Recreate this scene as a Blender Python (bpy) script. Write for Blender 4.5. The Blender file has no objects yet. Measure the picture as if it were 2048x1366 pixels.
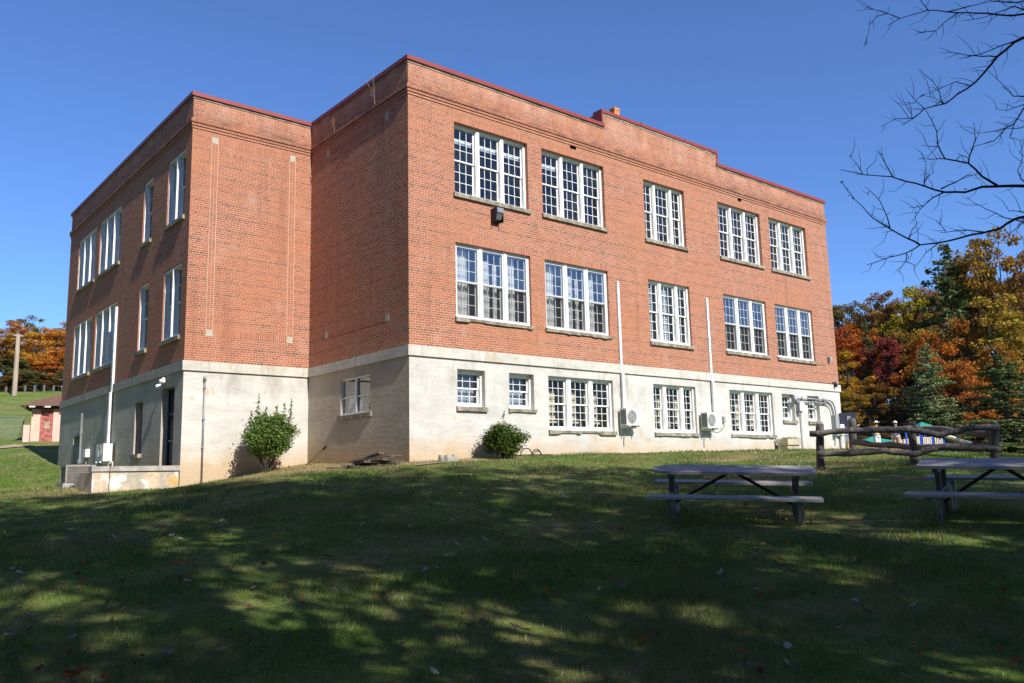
import bpy, math, random
import numpy as np
from mathutils import Vector, Matrix
rad = math.radians
rng = np.random.default_rng(7)
random.seed(7)
sc = bpy.context.scene
COL = sc.collection

# ------------------------------------------------------------------ camera
CAM = np.array([-12.671, -19.522, -3.654])
YAW, PITCH, ROLL, FPX = 0.69795, 0.15731, -0.02355, 1698.256


def cam_axes():
    cy, sy, cp, sp = math.cos(YAW), math.sin(YAW), math.cos(PITCH), math.sin(PITCH)
    f = np.array([sy * cp, cy * cp, sp]); r = np.array([cy, -sy, 0.]); u = np.cross(r, f)
    c, s = math.cos(ROLL), math.sin(ROLL)
    return c * r + s * u, -s * r + c * u, f


RX, UX, FX = cam_axes()


def at(px, py, D):
    """world point seen at a photograph pixel, D metres away horizontally"""
    v = FX + RX * (px - 1024) / FPX - UX * (py - 683) / FPX
    return CAM + v * D / math.hypot(v[0], v[1])


cd = bpy.data.cameras.new('camera'); cam = bpy.data.objects.new('camera', cd); COL.objects.link(cam)
M = Matrix.Identity(4)
for i in range(3):
    M[i][0], M[i][1], M[i][2], M[i][3] = RX[i], UX[i], -FX[i], CAM[i]
cam.matrix_world = M
cd.sensor_width = 36; cd.lens = FPX / 2048 * 36; cd.clip_start = .05; cd.clip_end = 3000
sc.camera = cam

# ------------------------------------------------------------------ light
EL, K = rad(40), 0.062
sv = Vector((-K, -1, 0)).normalized() * math.cos(EL) + Vector((0, 0, math.sin(EL)))
w = bpy.data.worlds.new('World'); sc.world = w; w.use_nodes = True
nt = w.node_tree; nt.nodes.clear()
sky = nt.nodes.new('ShaderNodeTexSky'); sky.sky_type = 'NISHITA'; sky.sun_disc = False
sky.sun_elevation = EL; sky.sun_rotation = math.atan2(sv.x, sv.y)
sky.altitude = 900; sky.air_density = 1.0; sky.dust_density = 0.25; sky.ozone_density = 7.0
bg = nt.nodes.new('ShaderNodeBackground'); bg.inputs[1].default_value = 0.10
wo = nt.nodes.new('ShaderNodeOutputWorld')
tint = nt.nodes.new('ShaderNodeMixRGB'); tint.blend_type = 'MULTIPLY'; tint.inputs[0].default_value = 1; tint.inputs[2].default_value = (1.0, 1.13, 1.38, 1)
nt.links.new(sky.outputs[0], tint.inputs[1]); nt.links.new(tint.outputs[0], bg.inputs[0]); nt.links.new(bg.outputs[0], wo.inputs[0])
ld = bpy.data.lights.new('sun', 'SUN'); ld.energy = 5.0; ld.angle = rad(0.53); ld.color = (1, .95, .87)
sun = bpy.data.objects.new('sun', ld); COL.objects.link(sun)
sun.rotation_euler = sv.to_track_quat('Z', 'Y').to_euler()
vs = sc.view_settings; vs.view_transform = 'Standard'; vs.look = 'None'; vs.exposure = 0.45; vs.gamma = 1
sc.cycles.max_bounces = 7; sc.cycles.transparent_max_bounces = 12; sc.cycles.diffuse_bounces = 3


# ------------------------------------------------------------------ mesh helper
class MB:
    def __init__(s): s.v = []; s.f = []; s.uv = []; s.mi = []

    def quad(s, ps, uv=None, mi=0):
        n = len(s.v); s.v += [tuple(p) for p in ps]; s.f.append(tuple(range(n, n + len(ps))))
        if uv is None:
            a, b, c = Vector(ps[0]), Vector(ps[1]), Vector(ps[2]); nn = (b - a).cross(c - a)
            ax = max(range(3), key=lambda i: abs(nn[i]))
            uv = [((p[1], p[2]) if ax == 0 else (p[0], p[2]) if ax == 1 else (p[0], p[1])) for p in ps]
        s.uv += uv; s.mi.append(mi); return s

    def box(s, x0, x1, y0, y1, z0, z1, mi=0, M=None, skip=''):
        P = [(x0, y0, z0), (x1, y0, z0), (x1, y1, z0), (x0, y1, z0), (x0, y0, z1), (x1, y0, z1), (x1, y1, z1), (x0, y1, z1)]
        if M is not None: P = [tuple(M @ Vector(p)) for p in P]
        for k, q in (('d', (0, 3, 2, 1)), ('u', (4, 5, 6, 7)), ('f', (0, 1, 5, 4)), ('r', (1, 2, 6, 5)), ('b', (2, 3, 7, 6)), ('l', (3, 0, 4, 7))):
            if k not in skip: s.quad([P[i] for i in q], mi=mi)
        return s

    def tube(s, pts, rr, n=8, cap=True, mi=0):
        pts = [Vector(p) for p in pts]
        if isinstance(rr, (int, float)): rr = [rr] * len(pts)
        t0 = (pts[1] - pts[0]).normalized(); a = t0.orthogonal().normalized(); base = len(s.v); prev = t0
        for i, p in enumerate(pts):
            t = ((pts[min(i + 1, len(pts) - 1)] - p).normalized() + (p - pts[max(i - 1, 0)]).normalized())
            if t.length < 1e-6: t = prev
            t.normalize(); a = (a - t * a.dot(t))
            a = a.normalized() if a.length > 1e-5 else t.orthogonal().normalized()
            b = t.cross(a); prev = t
            for k in range(n):
                an = 2 * math.pi * k / n
                s.v.append(tuple(p + (a * math.cos(an) + b * math.sin(an)) * rr[i]))
        L = 0
        for i in range(len(pts) - 1):
            dl = (pts[i + 1] - pts[i]).length
            for k in range(n):
                k2 = (k + 1) % n
                s.f.append((base + i * n + k, base + i * n + k2, base + (i + 1) * n + k2, base + (i + 1) * n + k)); s.mi.append(mi)
                s.uv += [(k / n, L), ((k + 1) / n, L), ((k + 1) / n, L + dl), (k / n, L + dl)]
            L += dl
        if cap:
            s.f.append(tuple(base + k for k in reversed(range(n)))); s.uv += [(0, 0)] * n; s.mi.append(mi)
            s.f.append(tuple(base + (len(pts) - 1) * n + k for k in range(n))); s.uv += [(0, 0)] * n; s.mi.append(mi)
        return s

    def lathe(s, c, prof, n=16, mi=0, axis='z'):
        base = len(s.v); c = Vector(c)
        for (r, h) in prof:
            for k in range(n):
                a = 2 * math.pi * k / n
                o = Vector((r * math.cos(a), r * math.sin(a), h))
                if axis == 'y': o = Vector((o.x, -o.z, o.y))
                if axis == 'x': o = Vector((o.z, o.x, o.y))
                s.v.append(tuple(c + o))
        for i in range(len(prof) - 1):
            for k in range(n):
                k2 = (k + 1) % n
                s.f.append((base + i * n + k, base + i * n + k2, base + (i + 1) * n + k2, base + (i + 1) * n + k)); s.mi.append(mi); s.uv += [(k / n, i), ((k + 1) / n, i), ((k + 1) / n, i + 1), (k / n, i + 1)]
        return s

    def mesh(s, name, mats, smooth=False):
        me = bpy.data.meshes.new(name); me.from_pydata(s.v, [], s.f)
        ul = me.uv_layers.new(name='UVMap'); ul.data.foreach_set('uv', np.array(s.uv, 'f').ravel())
        for m in (mats if isinstance(mats, (list, tuple)) else [mats]): me.materials.append(m)
        me.polygons.foreach_set('material_index', s.mi)
        if smooth: me.polygons.foreach_set('use_smooth', [True] * len(s.f))
        me.update(); return me

    def build(s, name, mats, parent=None, smooth=False, bevel=0):
        o = bpy.data.objects.new(name, s.mesh(name, mats, smooth)); COL.objects.link(o)
        if parent is not None: o.parent = parent; o.matrix_parent_inverse = parent_inv(parent)
        if bevel:
            b = o.modifiers.new('bevel', 'BEVEL'); b.width = bevel; b.segments = 2; b.limit_method = 'ANGLE'
        return o


def world_of(o):
    m = Matrix.LocRotScale(o.location, o.rotation_euler, o.scale)
    return (world_of(o.parent) @ o.matrix_parent_inverse @ m) if o.parent else m


def parent_inv(p): return world_of(p).inverted()


def tag(o, label=None, cat=None, group=None, kind=None):
    if label: o['label'] = label
    if cat: o['category'] = cat
    if group: o['group'] = group
    if kind: o['kind'] = kind
    return o


def empty(name, loc, label, cat, group=None, rz=0):
    o = bpy.data.objects.new(name, None); COL.objects.link(o); o.location = loc; o.rotation_euler = (0, 0, rz)
    o.empty_display_size = .3
    return tag(o, label, cat, group)


def local(name, mesh, parent):
    o = bpy.data.objects.new(name, mesh); COL.objects.link(o); o.parent = parent; return o


# ------------------------------------------------------------------ materials
class NT:
    def __init__(s, name):
        s.m = bpy.data.materials.new(name); s.m.use_nodes = True; s.t = s.m.node_tree; s.t.nodes.clear()
        s.out = s.n('ShaderNodeOutputMaterial')

    def n(s, typ, **kw):
        o = s.t.nodes.new(typ)
        for k, v in kw.items():
            if k.startswith('i_'):
                key = k[2:]; key = int(key) if key.isdigit() else key.replace('_', ' ')
                if isinstance(v, bpy.types.NodeSocket): s.t.links.new(v, o.inputs[key])
                else: o.inputs[key].default_value = v
            else: setattr(o, k, v)
        return o

    def math(s, op, a, b=0., c=0., clamp=False):
        o = s.n('ShaderNodeMath', operation=op, use_clamp=clamp)
        for i, x in enumerate((a, b, c)):
            if isinstance(x, bpy.types.NodeSocket): s.t.links.new(x, o.inputs[i])
            else: o.inputs[i].default_value = x
        return o.outputs[0]

    def mix(s, f, a, b, blend='MIX'):
        o = s.n('ShaderNodeMixRGB', blend_type=blend)
        for i, x in enumerate((f, a, b)):
            if isinstance(x, bpy.types.NodeSocket): s.t.links.new(x, o.inputs[i])
            else: o.inputs[i].default_value = (x if i == 0 else (*x, 1) if len(x) == 3 else x)
        return o.outputs[0]

    def noise(s, vec, scale, detail=4, rough=.55, col=False):
        o = s.n('ShaderNodeTexNoise', i_Scale=scale, i_Detail=detail, i_Roughness=rough)
        if vec is not None: s.t.links.new(vec, o.inputs['Vector'])
        return o.outputs['Color' if col else 'Fac']

    def ramp(s, fac, stops, interp='LINEAR'):
        o = s.n('ShaderNodeValToRGB'); o.color_ramp.interpolation = interp; e = o.color_ramp.elements
        while len(e) < len(stops): e.new(.5)
        for i, (p, c) in enumerate(stops):
            e[i].position = p; e[i].color = (c, c, c, 1) if isinstance(c, (int, float)) else (*c, 1)
        s.t.links.new(fac, o.inputs[0]); return o.outputs[0]

    def uv(s): return s.n('ShaderNodeTexCoord').outputs['UV']
    def obj(s): return s.n('ShaderNodeTexCoord').outputs['Object']
    def pos(s): return s.n('ShaderNodeNewGeometry').outputs['Position']

    def mapping(s, vec, scale=(1, 1, 1), rot=(0, 0, 0), loc=(0, 0, 0)):
        o = s.n('ShaderNodeMapping'); s.t.links.new(vec, o.inputs[0])
        o.inputs['Scale'].default_value = scale; o.inputs['Rotation'].default_value = rot; o.inputs['Location'].default_value = loc
        return o.outputs[0]

    def sep(s, vec):
        o = s.n('ShaderNodeSeparateXYZ'); s.t.links.new(vec, o.inputs[0]); return o.outputs

    def bump(s, h, st=.3, dist=.01):
        o = s.n('ShaderNodeBump', i_Strength=st, i_Distance=dist); s.t.links.new(h, o.inputs['Height']); return o.outputs[0]

    def pbr(s, col, rough=.8, metal=0., bump=None, spec=.3, trans=None):
        b = s.n('ShaderNodeBsdfPrincipled')
        for k, x in (('Base Color', col), ('Roughness', rough), ('Metallic', metal), ('Specular IOR Level', spec)):
            if isinstance(x, bpy.types.NodeSocket): s.t.links.new(x, b.inputs[k])
            else: b.inputs[k].default_value = (*x, 1) if k == 'Base Color' else x
        if bump is not None: s.t.links.new(bump, b.inputs['Normal'])
        s.t.links.new(b.outputs[0], s.out.inputs[0]); return s.m


def plain(name, col, rough=.7, metal=0., var=.25, scale=8, spec=.3, bump=.15, stretch=(1, 1, 1)):
    t = NT(name); v = t.mapping(t.obj(), stretch)
    n = t.noise(v, scale, 6, .6)
    c = t.mix(t.ramp(n, [(.3, 0), (.7, 1)]), tuple(x * (1 - var) for x in col), tuple(min(1, x * (1 + var * .6)) for x in col))
    return t.pbr(c, rough, metal, t.bump(t.noise(v, scale * 4, 4), bump, .004), spec)


def mat_brick(name, soldier=False):
    t = NT(name); uv = t.uv()
    if soldier:
        v = t.mapping(uv, rot=(0, 0, rad(90)))
        b = t.n('ShaderNodeTexBrick', i_Scale=1., i_Mortar_Size=.0062, i_Brick_Width=.6, i_Row_Height=.0715, offset=0.)
    else:
        v = uv
        b = t.n('ShaderNodeTexBrick', i_Scale=1., i_Mortar_Size=.0066, i_Brick_Width=.2145, i_Row_Height=.0695)
    t.t.links.new(v, b.inputs['Vector'])
    b.inputs['Color1'].default_value = (.43, .155, .09, 1); b.inputs['Color2'].default_value = (.285, .094, .06, 1)
    b.inputs['Mortar'].default_value = (.64, .52, .39, 1); b.inputs['Mortar Smooth'].default_value = .2
    b.inputs['Bias'].default_value = -.1
    col, fac = b.outputs['Color'], b.outputs['Fac']
    if not soldier:
        h = t.n('ShaderNodeTexBrick', i_Scale=1., i_Mortar_Size=.0066, i_Brick_Width=.10725, i_Row_Height=.0695)
        t.t.links.new(v, h.inputs['Vector'])
        h.inputs['Color1'].default_value = (.36, .118, .064, 1); h.inputs['Color2'].default_value = (.13, .042, .03, 1)
        h.inputs['Mortar'].default_value = (.64, .52, .39, 1); h.inputs['Mortar Smooth'].default_value = .2
        z = t.sep(v)[1]
        m = t.math('LESS_THAN', t.math('FLOORED_MODULO', t.math('FLOOR', t.math('DIVIDE', z, .0695)), 6.), .5)
        col = t.mix(m, col, h.outputs['Color'])
        fm = t.n('ShaderNodeMix'); t.t.links.new(m, fm.inputs[0]); t.t.links.new(fac, fm.inputs[2]); t.t.links.new(h.outputs['Fac'], fm.inputs[3]); fac = fm.outputs[0]
    p = t.pos()
    big = t.noise(p, .35, 5, .6)
    col = t.mix(t.ramp(big, [(.38, 0), (.66, .45)]), col, (.50, .195, .09))
    blot = t.noise(t.mapping(p, (1, 1, .6)), 1.7, 6, .65)
    col = t.mix(t.ramp(blot, [(.56, 0), (.78, .35)]), col, (.62, .44, .34))
    run = t.noise(t.mapping(p, (1.6, 1.6, .14)), 1.5, 6, .65)
    col = t.mix(t.ramp(run, [(.55, 0), (.74, .38)]), col, (.20, .085, .06))
    z = t.sep(p)[2]
    if not soldier:   # soot over the corbel course, pale bloom on the parapet
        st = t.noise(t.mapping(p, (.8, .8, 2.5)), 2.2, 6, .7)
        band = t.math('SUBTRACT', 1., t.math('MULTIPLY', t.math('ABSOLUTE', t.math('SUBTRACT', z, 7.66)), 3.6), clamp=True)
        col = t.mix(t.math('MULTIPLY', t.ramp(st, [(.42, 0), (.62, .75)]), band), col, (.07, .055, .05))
        par = t.math('MULTIPLY', t.math('SUBTRACT', z, 7.7), 2., clamp=True)
        col = t.mix(t.math('MULTIPLY', par, t.ramp(t.noise(t.mapping(p, (1.4, 1.4, .5)), 1.3, 6, .65), [(.45, 0), (.7, .5)])), col, (.68, .42, .30))
    fine = t.noise(uv, 90, 3)
    col = t.mix(.25, col, t.mix(1, col, t.ramp(fine, [(.3, .55), (.7, 1.35)]), 'MULTIPLY'))
    hgt = t.math('ADD', t.math('MULTIPLY', fac, -1.), t.math('MULTIPLY', t.noise(uv, 30, 4), .7))
    hgt = t.math('ADD', hgt, t.math('MULTIPLY', t.noise(uv, 7, 3), .9))
    return t.pbr(col, .88, 0, t.bump(hgt, .9, .010), .2)


def mat_concrete(name, base=(.63, .61, .56), grey=0., ochre=.62):
    t = NT(name); p = t.pos(); z = t.sep(p)[2]
    n1 = t.noise(t.mapping(p, (.5, .5, 1.1)), 1.3, 8, .62)
    col = t.mix(t.ramp(n1, [(.36, .0), (.66, 1)]), tuple(x * .76 for x in base), base)
    n2 = t.noise(t.mapping(p, (.35, .35, 5)), 1.6, 6, .6)
    col = t.mix(t.ramp(n2, [(.52, 0), (.72, .38)]), col, (.46, .42, .35))
    st = t.math('ADD', t.math('MULTIPLY', t.noise(t.mapping(p, (2.2, 2.2, .3)), 1.7, 7, .7), .5), t.math('MULTIPLY', t.noise(t.mapping(p, (.5, .5, .35)), 1.3, 4, .6), .5))      # runs of water from the band
    top = t.math('MULTIPLY', t.math('ADD', z, 2.2), .6, clamp=True)
    col = t.mix(t.math('MULTIPLY', t.ramp(st, [(.52, 0), (.68, .7)]), top), col, (.27, .24, .19))
    # flaking patches show the old buff render
    fl = t.noise(p, 1.9, 10, .72)
    col = t.mix(t.math('MULTIPLY', t.ramp(fl, [(.575, 0), (.595, .8)]), t.ramp(t.noise(p, .45, 2), [(.5, 0), (.6, 1)])), col, (.50, .40, .26))
    # ochre splash stain along the foot of the wall (earth, follows the ground line of the slope)
    foot = t.math('SUBTRACT', t.math('ADD', t.math('MULTIPLY', t.noise(t.mapping(p, (1, 1, .6)), 1.1, 6, .6), 1.5), -3.12), z)
    foot = t.math('MULTIPLY', foot, 1.4, clamp=True)
    col = t.mix(t.math('MULTIPLY', foot, ochre), col, (.46, .285, .11))
    crack = t.noise(p, 1.1, 8, .75)
    ck = t.math('SUBTRACT', 1., t.math('MULTIPLY', t.math('ABSOLUTE', t.math('SUBTRACT', crack, .5)), 260.), clamp=True)
    col = t.mix(t.math('MULTIPLY', ck, .35), col, (.18, .15, .12))
    if grey: col = t.mix(grey, col, t.mix(t.ramp(t.noise(t.mapping(p, (2.5, 2.5, .8)), 1.6, 6, .7), [(.4, 0), (.6, 1)]), (.10, .10, .095), (.42, .41, .37)))
    hgt = t.math('ADD', t.noise(t.mapping(p, (1, 1, 3)), 3., 8, .65), t.math('MULTIPLY', t.noise(p, 40, 4), .15))
    return t.pbr(col, .9, 0, t.bump(hgt, .5, .03), .2)


def mat_paint():
    t = NT('white_paint'); p = t.pos()
    n = t.noise(t.mapping(p, (6, 6, 1.2)), 3, 8, .7)
    col = t.mix(t.ramp(n, [(.5, 0), (.72, .7)]), (.82, .82, .80), (.52, .50, .46))
    return t.pbr(col, .55, 0, t.bump(n, .2, .004), .3)


def mat_glass(name, ior=1.5, tint=(.8, .86, .9), wav=.05, gloss=1.0, boost=1.9):
    t = NT(name); v = t.pos()
    bm = t.bump(t.noise(v, 2.6, 2), wav, .02)
    lw_ = t.n('ShaderNodeLayerWeight', i_Blend=.5); t.t.links.new(bm, lw_.inputs['Normal']); F0 = ((ior - 1) / (ior + 1)) ** 2 * boost
    frs = t.math('ADD', F0, t.math('MULTIPLY', 1 - F0, t.math('POWER', lw_.outputs['Facing'], 5.)), clamp=True)
    tr = t.n('ShaderNodeBsdfTransparent', i_Color=(*tint, 1))
    gl = t.n('ShaderNodeBsdfGlossy', i_Roughness=.02, i_Color=(gloss, gloss, gloss, 1)); t.t.links.new(bm, gl.inputs['Normal'])
    mx = t.n('ShaderNodeMixShader'); t.t.links.new(frs, mx.inputs[0]); t.t.links.new(tr.outputs[0], mx.inputs[1]); t.t.links.new(gl.outputs[0], mx.inputs[2])
    # thin film of dust
    df = t.n('ShaderNodeBsdfDiffuse', i_Color=(.5, .5, .48, 1)); m2 = t.n('ShaderNodeMixShader')
    d = t.math('MULTIPLY', t.ramp(t.noise(v, 1.5, 6, .7), [(.4, .0), (.75, 1)]), .05); t.t.links.new(d, m2.inputs[0])
    t.t.links.new(mx.outputs[0], m2.inputs[1]); t.t.links.new(df.outputs[0], m2.inputs[2])
    t.t.links.new(m2.outputs[0], t.out.inputs[0]); return t.m


def mat_leaf(name, col=None, var=.45, trans=.35):
    """leaf colour from the object's colour; UV.x carries a per-leaf random"""
    t = NT(name); u = t.sep(t.uv())
    base = t.n('ShaderNodeObjectInfo').outputs['Color'] if col is None else None
    if base is None:
        c = t.n('ShaderNodeRGB'); c.outputs[0].default_value = (*col, 1); base = c.outputs[0]
    hs = t.n('ShaderNodeHueSaturation'); t.t.links.new(base, hs.inputs['Color'])
    t.t.links.new(t.math('ADD', .5 - .035, t.math('MULTIPLY', u[1], .07)), hs.inputs['Hue'])
    t.t.links.new(t.math('ADD', 1 - var * .7, t.math('MULTIPLY', u[0], var * 1.6)), hs.inputs['Value'])
    patch = t.noise(t.obj(), .35, 3, .6)
    c2 = t.mix(t.ramp(patch, [(.42, 0), (.62, .4)]), hs.outputs[0], t.mix(1, hs.outputs[0], (.75, .95, .55), 'MULTIPLY'))
    d = t.n('ShaderNodeBsdfDiffuse'); t.t.links.new(c2, d.inputs[0])
    tl = t.n('ShaderNodeBsdfTranslucent'); t.t.links.new(c2, tl.inputs[0])
    m = t.n('ShaderNodeMixShader', i_0=trans); t.t.links.new(d.outputs[0], m.inputs[1]); t.t.links.new(tl.outputs[0], m.inputs[2])
    t.t.links.new(m.outputs[0], t.out.inputs[0]); return t.m


def mat_wood(name, col, dark, scale=(1.2, 14, 14), rough=.85):
    t = NT(name); v = t.mapping(t.obj(), scale)
    g = t.noise(v, 2.2, 8, .65)
    c = t.mix(t.ramp(g, [(.35, 0), (.65, 1)]), dark, col)
    return t.pbr(c, rough, 0, t.bump(g, .5, .01), .25)


def mat_lichen():
    t = NT('lichen_concrete'); p = t.pos()
    a = t.noise(t.mapping(p, (1, 1, .7)), 1.5, 6, .6); b = t.noise(t.mapping(p, (1, 1, .8), loc=(3, 1, 5)), 1.9, 5, .6); c_ = t.noise(t.mapping(p, loc=(7, 2, 1)), 1.2, 5, .6)
    col = t.mix(t.ramp(a, [(.4, 0), (.62, 1)]), (.58, .46, .32), (.38, .34, .28))
    col = t.mix(t.ramp(b, [(.55, 0), (.62, .9)]), col, (.80, .78, .74))
    col = t.mix(t.ramp(c_, [(.56, 0), (.64, .75)]), col, (.60, .34, .07))
    col = t.mix(t.ramp(t.noise(p, 9, 6, .7), [(.5, 0), (.75, .6)]), col, (.14, .13, .11))
    return t.pbr(col, .92, 0, t.bump(t.noise(p, 8, 6, .7), .6, .03), .2)


MAT = dict(
    brick=mat_brick('brick'), soldier=mat_brick('soldier_brick', True),
    conc=mat_concrete('painted_concrete'), belt=mat_concrete('belt_concrete', (.66, .63, .55), .10), stain=mat_concrete('stained_shaded_concrete', (.56, .48, .37), .06), greyc=mat_concrete('shaded_grey_concrete', (.50, .465, .39), .10, .3), greybelt=mat_concrete('grey_belt_concrete', (.46, .44, .40), .25),  # left-side grey bakes in shade; return-wall brown mixes stains with baked-in shade
    lowwall=mat_lichen(),
    sill=plain('sill_stone', (.30, .265, .205), .9, var=.6, scale=5, bump=.7), stone=plain('panel_stone', (.46, .42, .32), .9, var=.2),
    paint=mat_paint(), glass=mat_glass('old_glass', 1.5), storm=mat_glass('storm_glass', 2.15, (.90, .92, .93), .03, 1., 1.2), clear=mat_glass('clear_glass', 1.45, (.88, .9, .9), .02, 1., 1.2),
    red=plain('red_metal', (.255, .042, .034), .55, .0, var=.12, scale=2, spec=.5, bump=.05), tan=plain('coping_tile', (.36, .295, .20), .9, var=.7, scale=2.2, bump=.5),
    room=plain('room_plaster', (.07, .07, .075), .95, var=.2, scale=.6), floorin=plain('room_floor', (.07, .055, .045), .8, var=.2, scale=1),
    curtain=plain('curtain_cloth', (.84, .83, .80), .9, var=.1, scale=3), amber=plain('amber_curtain', (.34, .22, .07), .9, var=.2, scale=3), shade=plain('beige_board', (.52, .46, .33), .9, var=.1, scale=3),
    blind=plain('blind_slat', (.72, .70, .62), .6, var=.1), roof=plain('roof_felt', (.08, .08, .08), .95),
    dark=plain('black_metal', (.018, .018, .02), .5, var=.2), galv=plain('galvanised_metal', (.30, .31, .33), .5, .5, var=.2, scale=4), vinyl=plain('white_vinyl', (.80, .80, .79), .4, var=.05, scale=2, bump=.03),
    acw=plain('white_enamel', (.74, .73, .69), .45, var=.08, scale=3, bump=.03), acgrey=plain('taupe_metal', (.27, .24, .21), .55, var=.15), greybox=plain('grey_box', (.30, .31, .32), .5, var=.15),
    chim=plain('clay_flue', (.62, .24, .09), .85, var=.25, scale=6), bark=mat_wood('bark', (.10, .085, .07), (.03, .026, .022), (6, 6, 1.2)), twig=plain('twig_bark', (.055, .046, .046), .9, var=.3, scale=6),
    log=mat_wood('weathered_log', (.20, .175, .16), (.05, .043, .04), (3, 9, 9)), logpost=mat_wood('weathered_post', (.15, .125, .115), (.045, .04, .037), (9, 9, 2)),
    plank=mat_wood('grey_plank', (.50, .46, .43), (.22, .20, .18), (.8, 14, 14)), board=mat_wood('old_board', (.20, .16, .125), (.06, .05, .042), (1, 14, 14)),
    leaf=mat_leaf('autumn_leaf'), bush=mat_leaf('bush_leaf', None, .55, .25), needle=mat_leaf('needle', None, .5, .15),
)


# ------------------------------------------------------------------ terrain
def _ctl():
    P = []
    A = lambda p: P.append((p[0], p[1], p[2]))
    for x, z in ((0, -3.2), (2.2, -3.1), (4.3, -3.07), (6.2, -3.02), (9.8, -2.96), (17.6, -2.89), (22.4, -2.88)): P.append((x, 0, z)); P.append((x, 4, z + .05))
    for x, z in ((-4.07, -3.77), (-3.15, -3.65), (-1.9, -3.42), (0, -3.06)): P.append((x, 6.03, z))
    for y, z in ((3.2, -3.14), (.5, -3.2)): P.append((0, y, z))
    P += [(-4.05, 21.4, -2.75), (-4.05, 13, -3.35), (-6.4, 6.1, -3.86), (-6.2, 8.75, -3.62), (-9, 6, -3.96), (-8, 12, -3.85), (-10, 0, -4.42), (-4.9, -2.2, -3.72), (-1.9, 4.6, -3.33)]
    P += [(-12.7, -19.5, -5.3), (-14, -14, -5.05), (-20, -19, -5.4), (-9, -23, -5.3), (-7, -14.5, -5.02), (-22, -5, -4.8), (-18, 6, -4.3), (0, -26, -5.2), (12, -24, -5.0)]
    for q in ((1340, 1035, 14), (1590, 1040, 14), (1885, 1030, 13.8), (2060, 1034, 13.8)): A(at(*q))
    for q in ((1642, 943, 22), (1828, 930, 22), (1992, 932, 22), (1705, 900, 30), (1990, 908, 27)): A(at(*q))
    for q in ((1745, 903, 45), (1930, 921, 45), (1900, 907, 80), (1700, 897, 60), (2040, 908, 110), (1800, 880, 95), (2040, 885, 95), (1700, 830, 125), (2040, 800, 130)): A(at(*q))
    for q in ((0, 987, 27), (60, 940, 38), (42, 886, 56), (118, 884, 56), (-300, 890, 60), (0, 842, 75), (0, 783, 108), (120, 779, 108), (-400, 790, 110), (60, 772, 150), (-300, 772, 160)): A(at(*q))
    P += [(20, 60, 2), (40, 90, 7), (-60, 0, -4), (-70, 60, 2), (-40, -60, -8), (40, -70, -7), (90, -30, -5), (80, -5, -3.2)]
    for k in range(16):
        a = 2 * math.pi * k / 16
        x, y = 420 * math.sin(a), 420 * math.cos(a)
        z = 12 if y > 100 else (2 if y > -80 else -9)
        P.append((x, y, z))
    return np.array(P)


CT = _ctl()


def _phi(r): return r   # linear kernel keeps it smooth enough and never wild


_D = np.hypot(CT[:, None, 0] - CT[None, :, 0], CT[:, None, 1] - CT[None, :, 1])
_n = len(CT)
_A = np.zeros((_n + 3, _n + 3)); _A[:_n, :_n] = _phi(_D) - np.eye(_n) * .12; _A[:_n, _n] = 1; _A[:_n, _n + 1:] = CT[:, :2]; _A[_n:, :_n] = _A[:_n, _n:].T
_W = np.linalg.solve(_A, np.concatenate([CT[:, 2], [0, 0, 0]]))


def hts(x, y):
    x = np.asarray(x, float); y = np.asarray(y, float); sh = x.shape; x = x.ravel(); y = y.ravel(); out = np.empty(len(x))
    for i in range(0, len(x), 20000):
        a, b = x[i:i + 20000], y[i:i + 20000]
        out[i:i + 20000] = np.hypot(a[:, None] - CT[None, :, 0], b[:, None] - CT[None, :, 1]) @ _W[:_n] + _W[_n] + _W[_n + 1] * a + _W[_n + 2] * b
    out += .025 * np.sin(x * 1.3 + .7 * y) * np.sin(y * 1.1 - .4 * x)
    return out.reshape(sh)


def h(x, y): return float(hts(np.array([x]), np.array([y]))[0])


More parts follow.
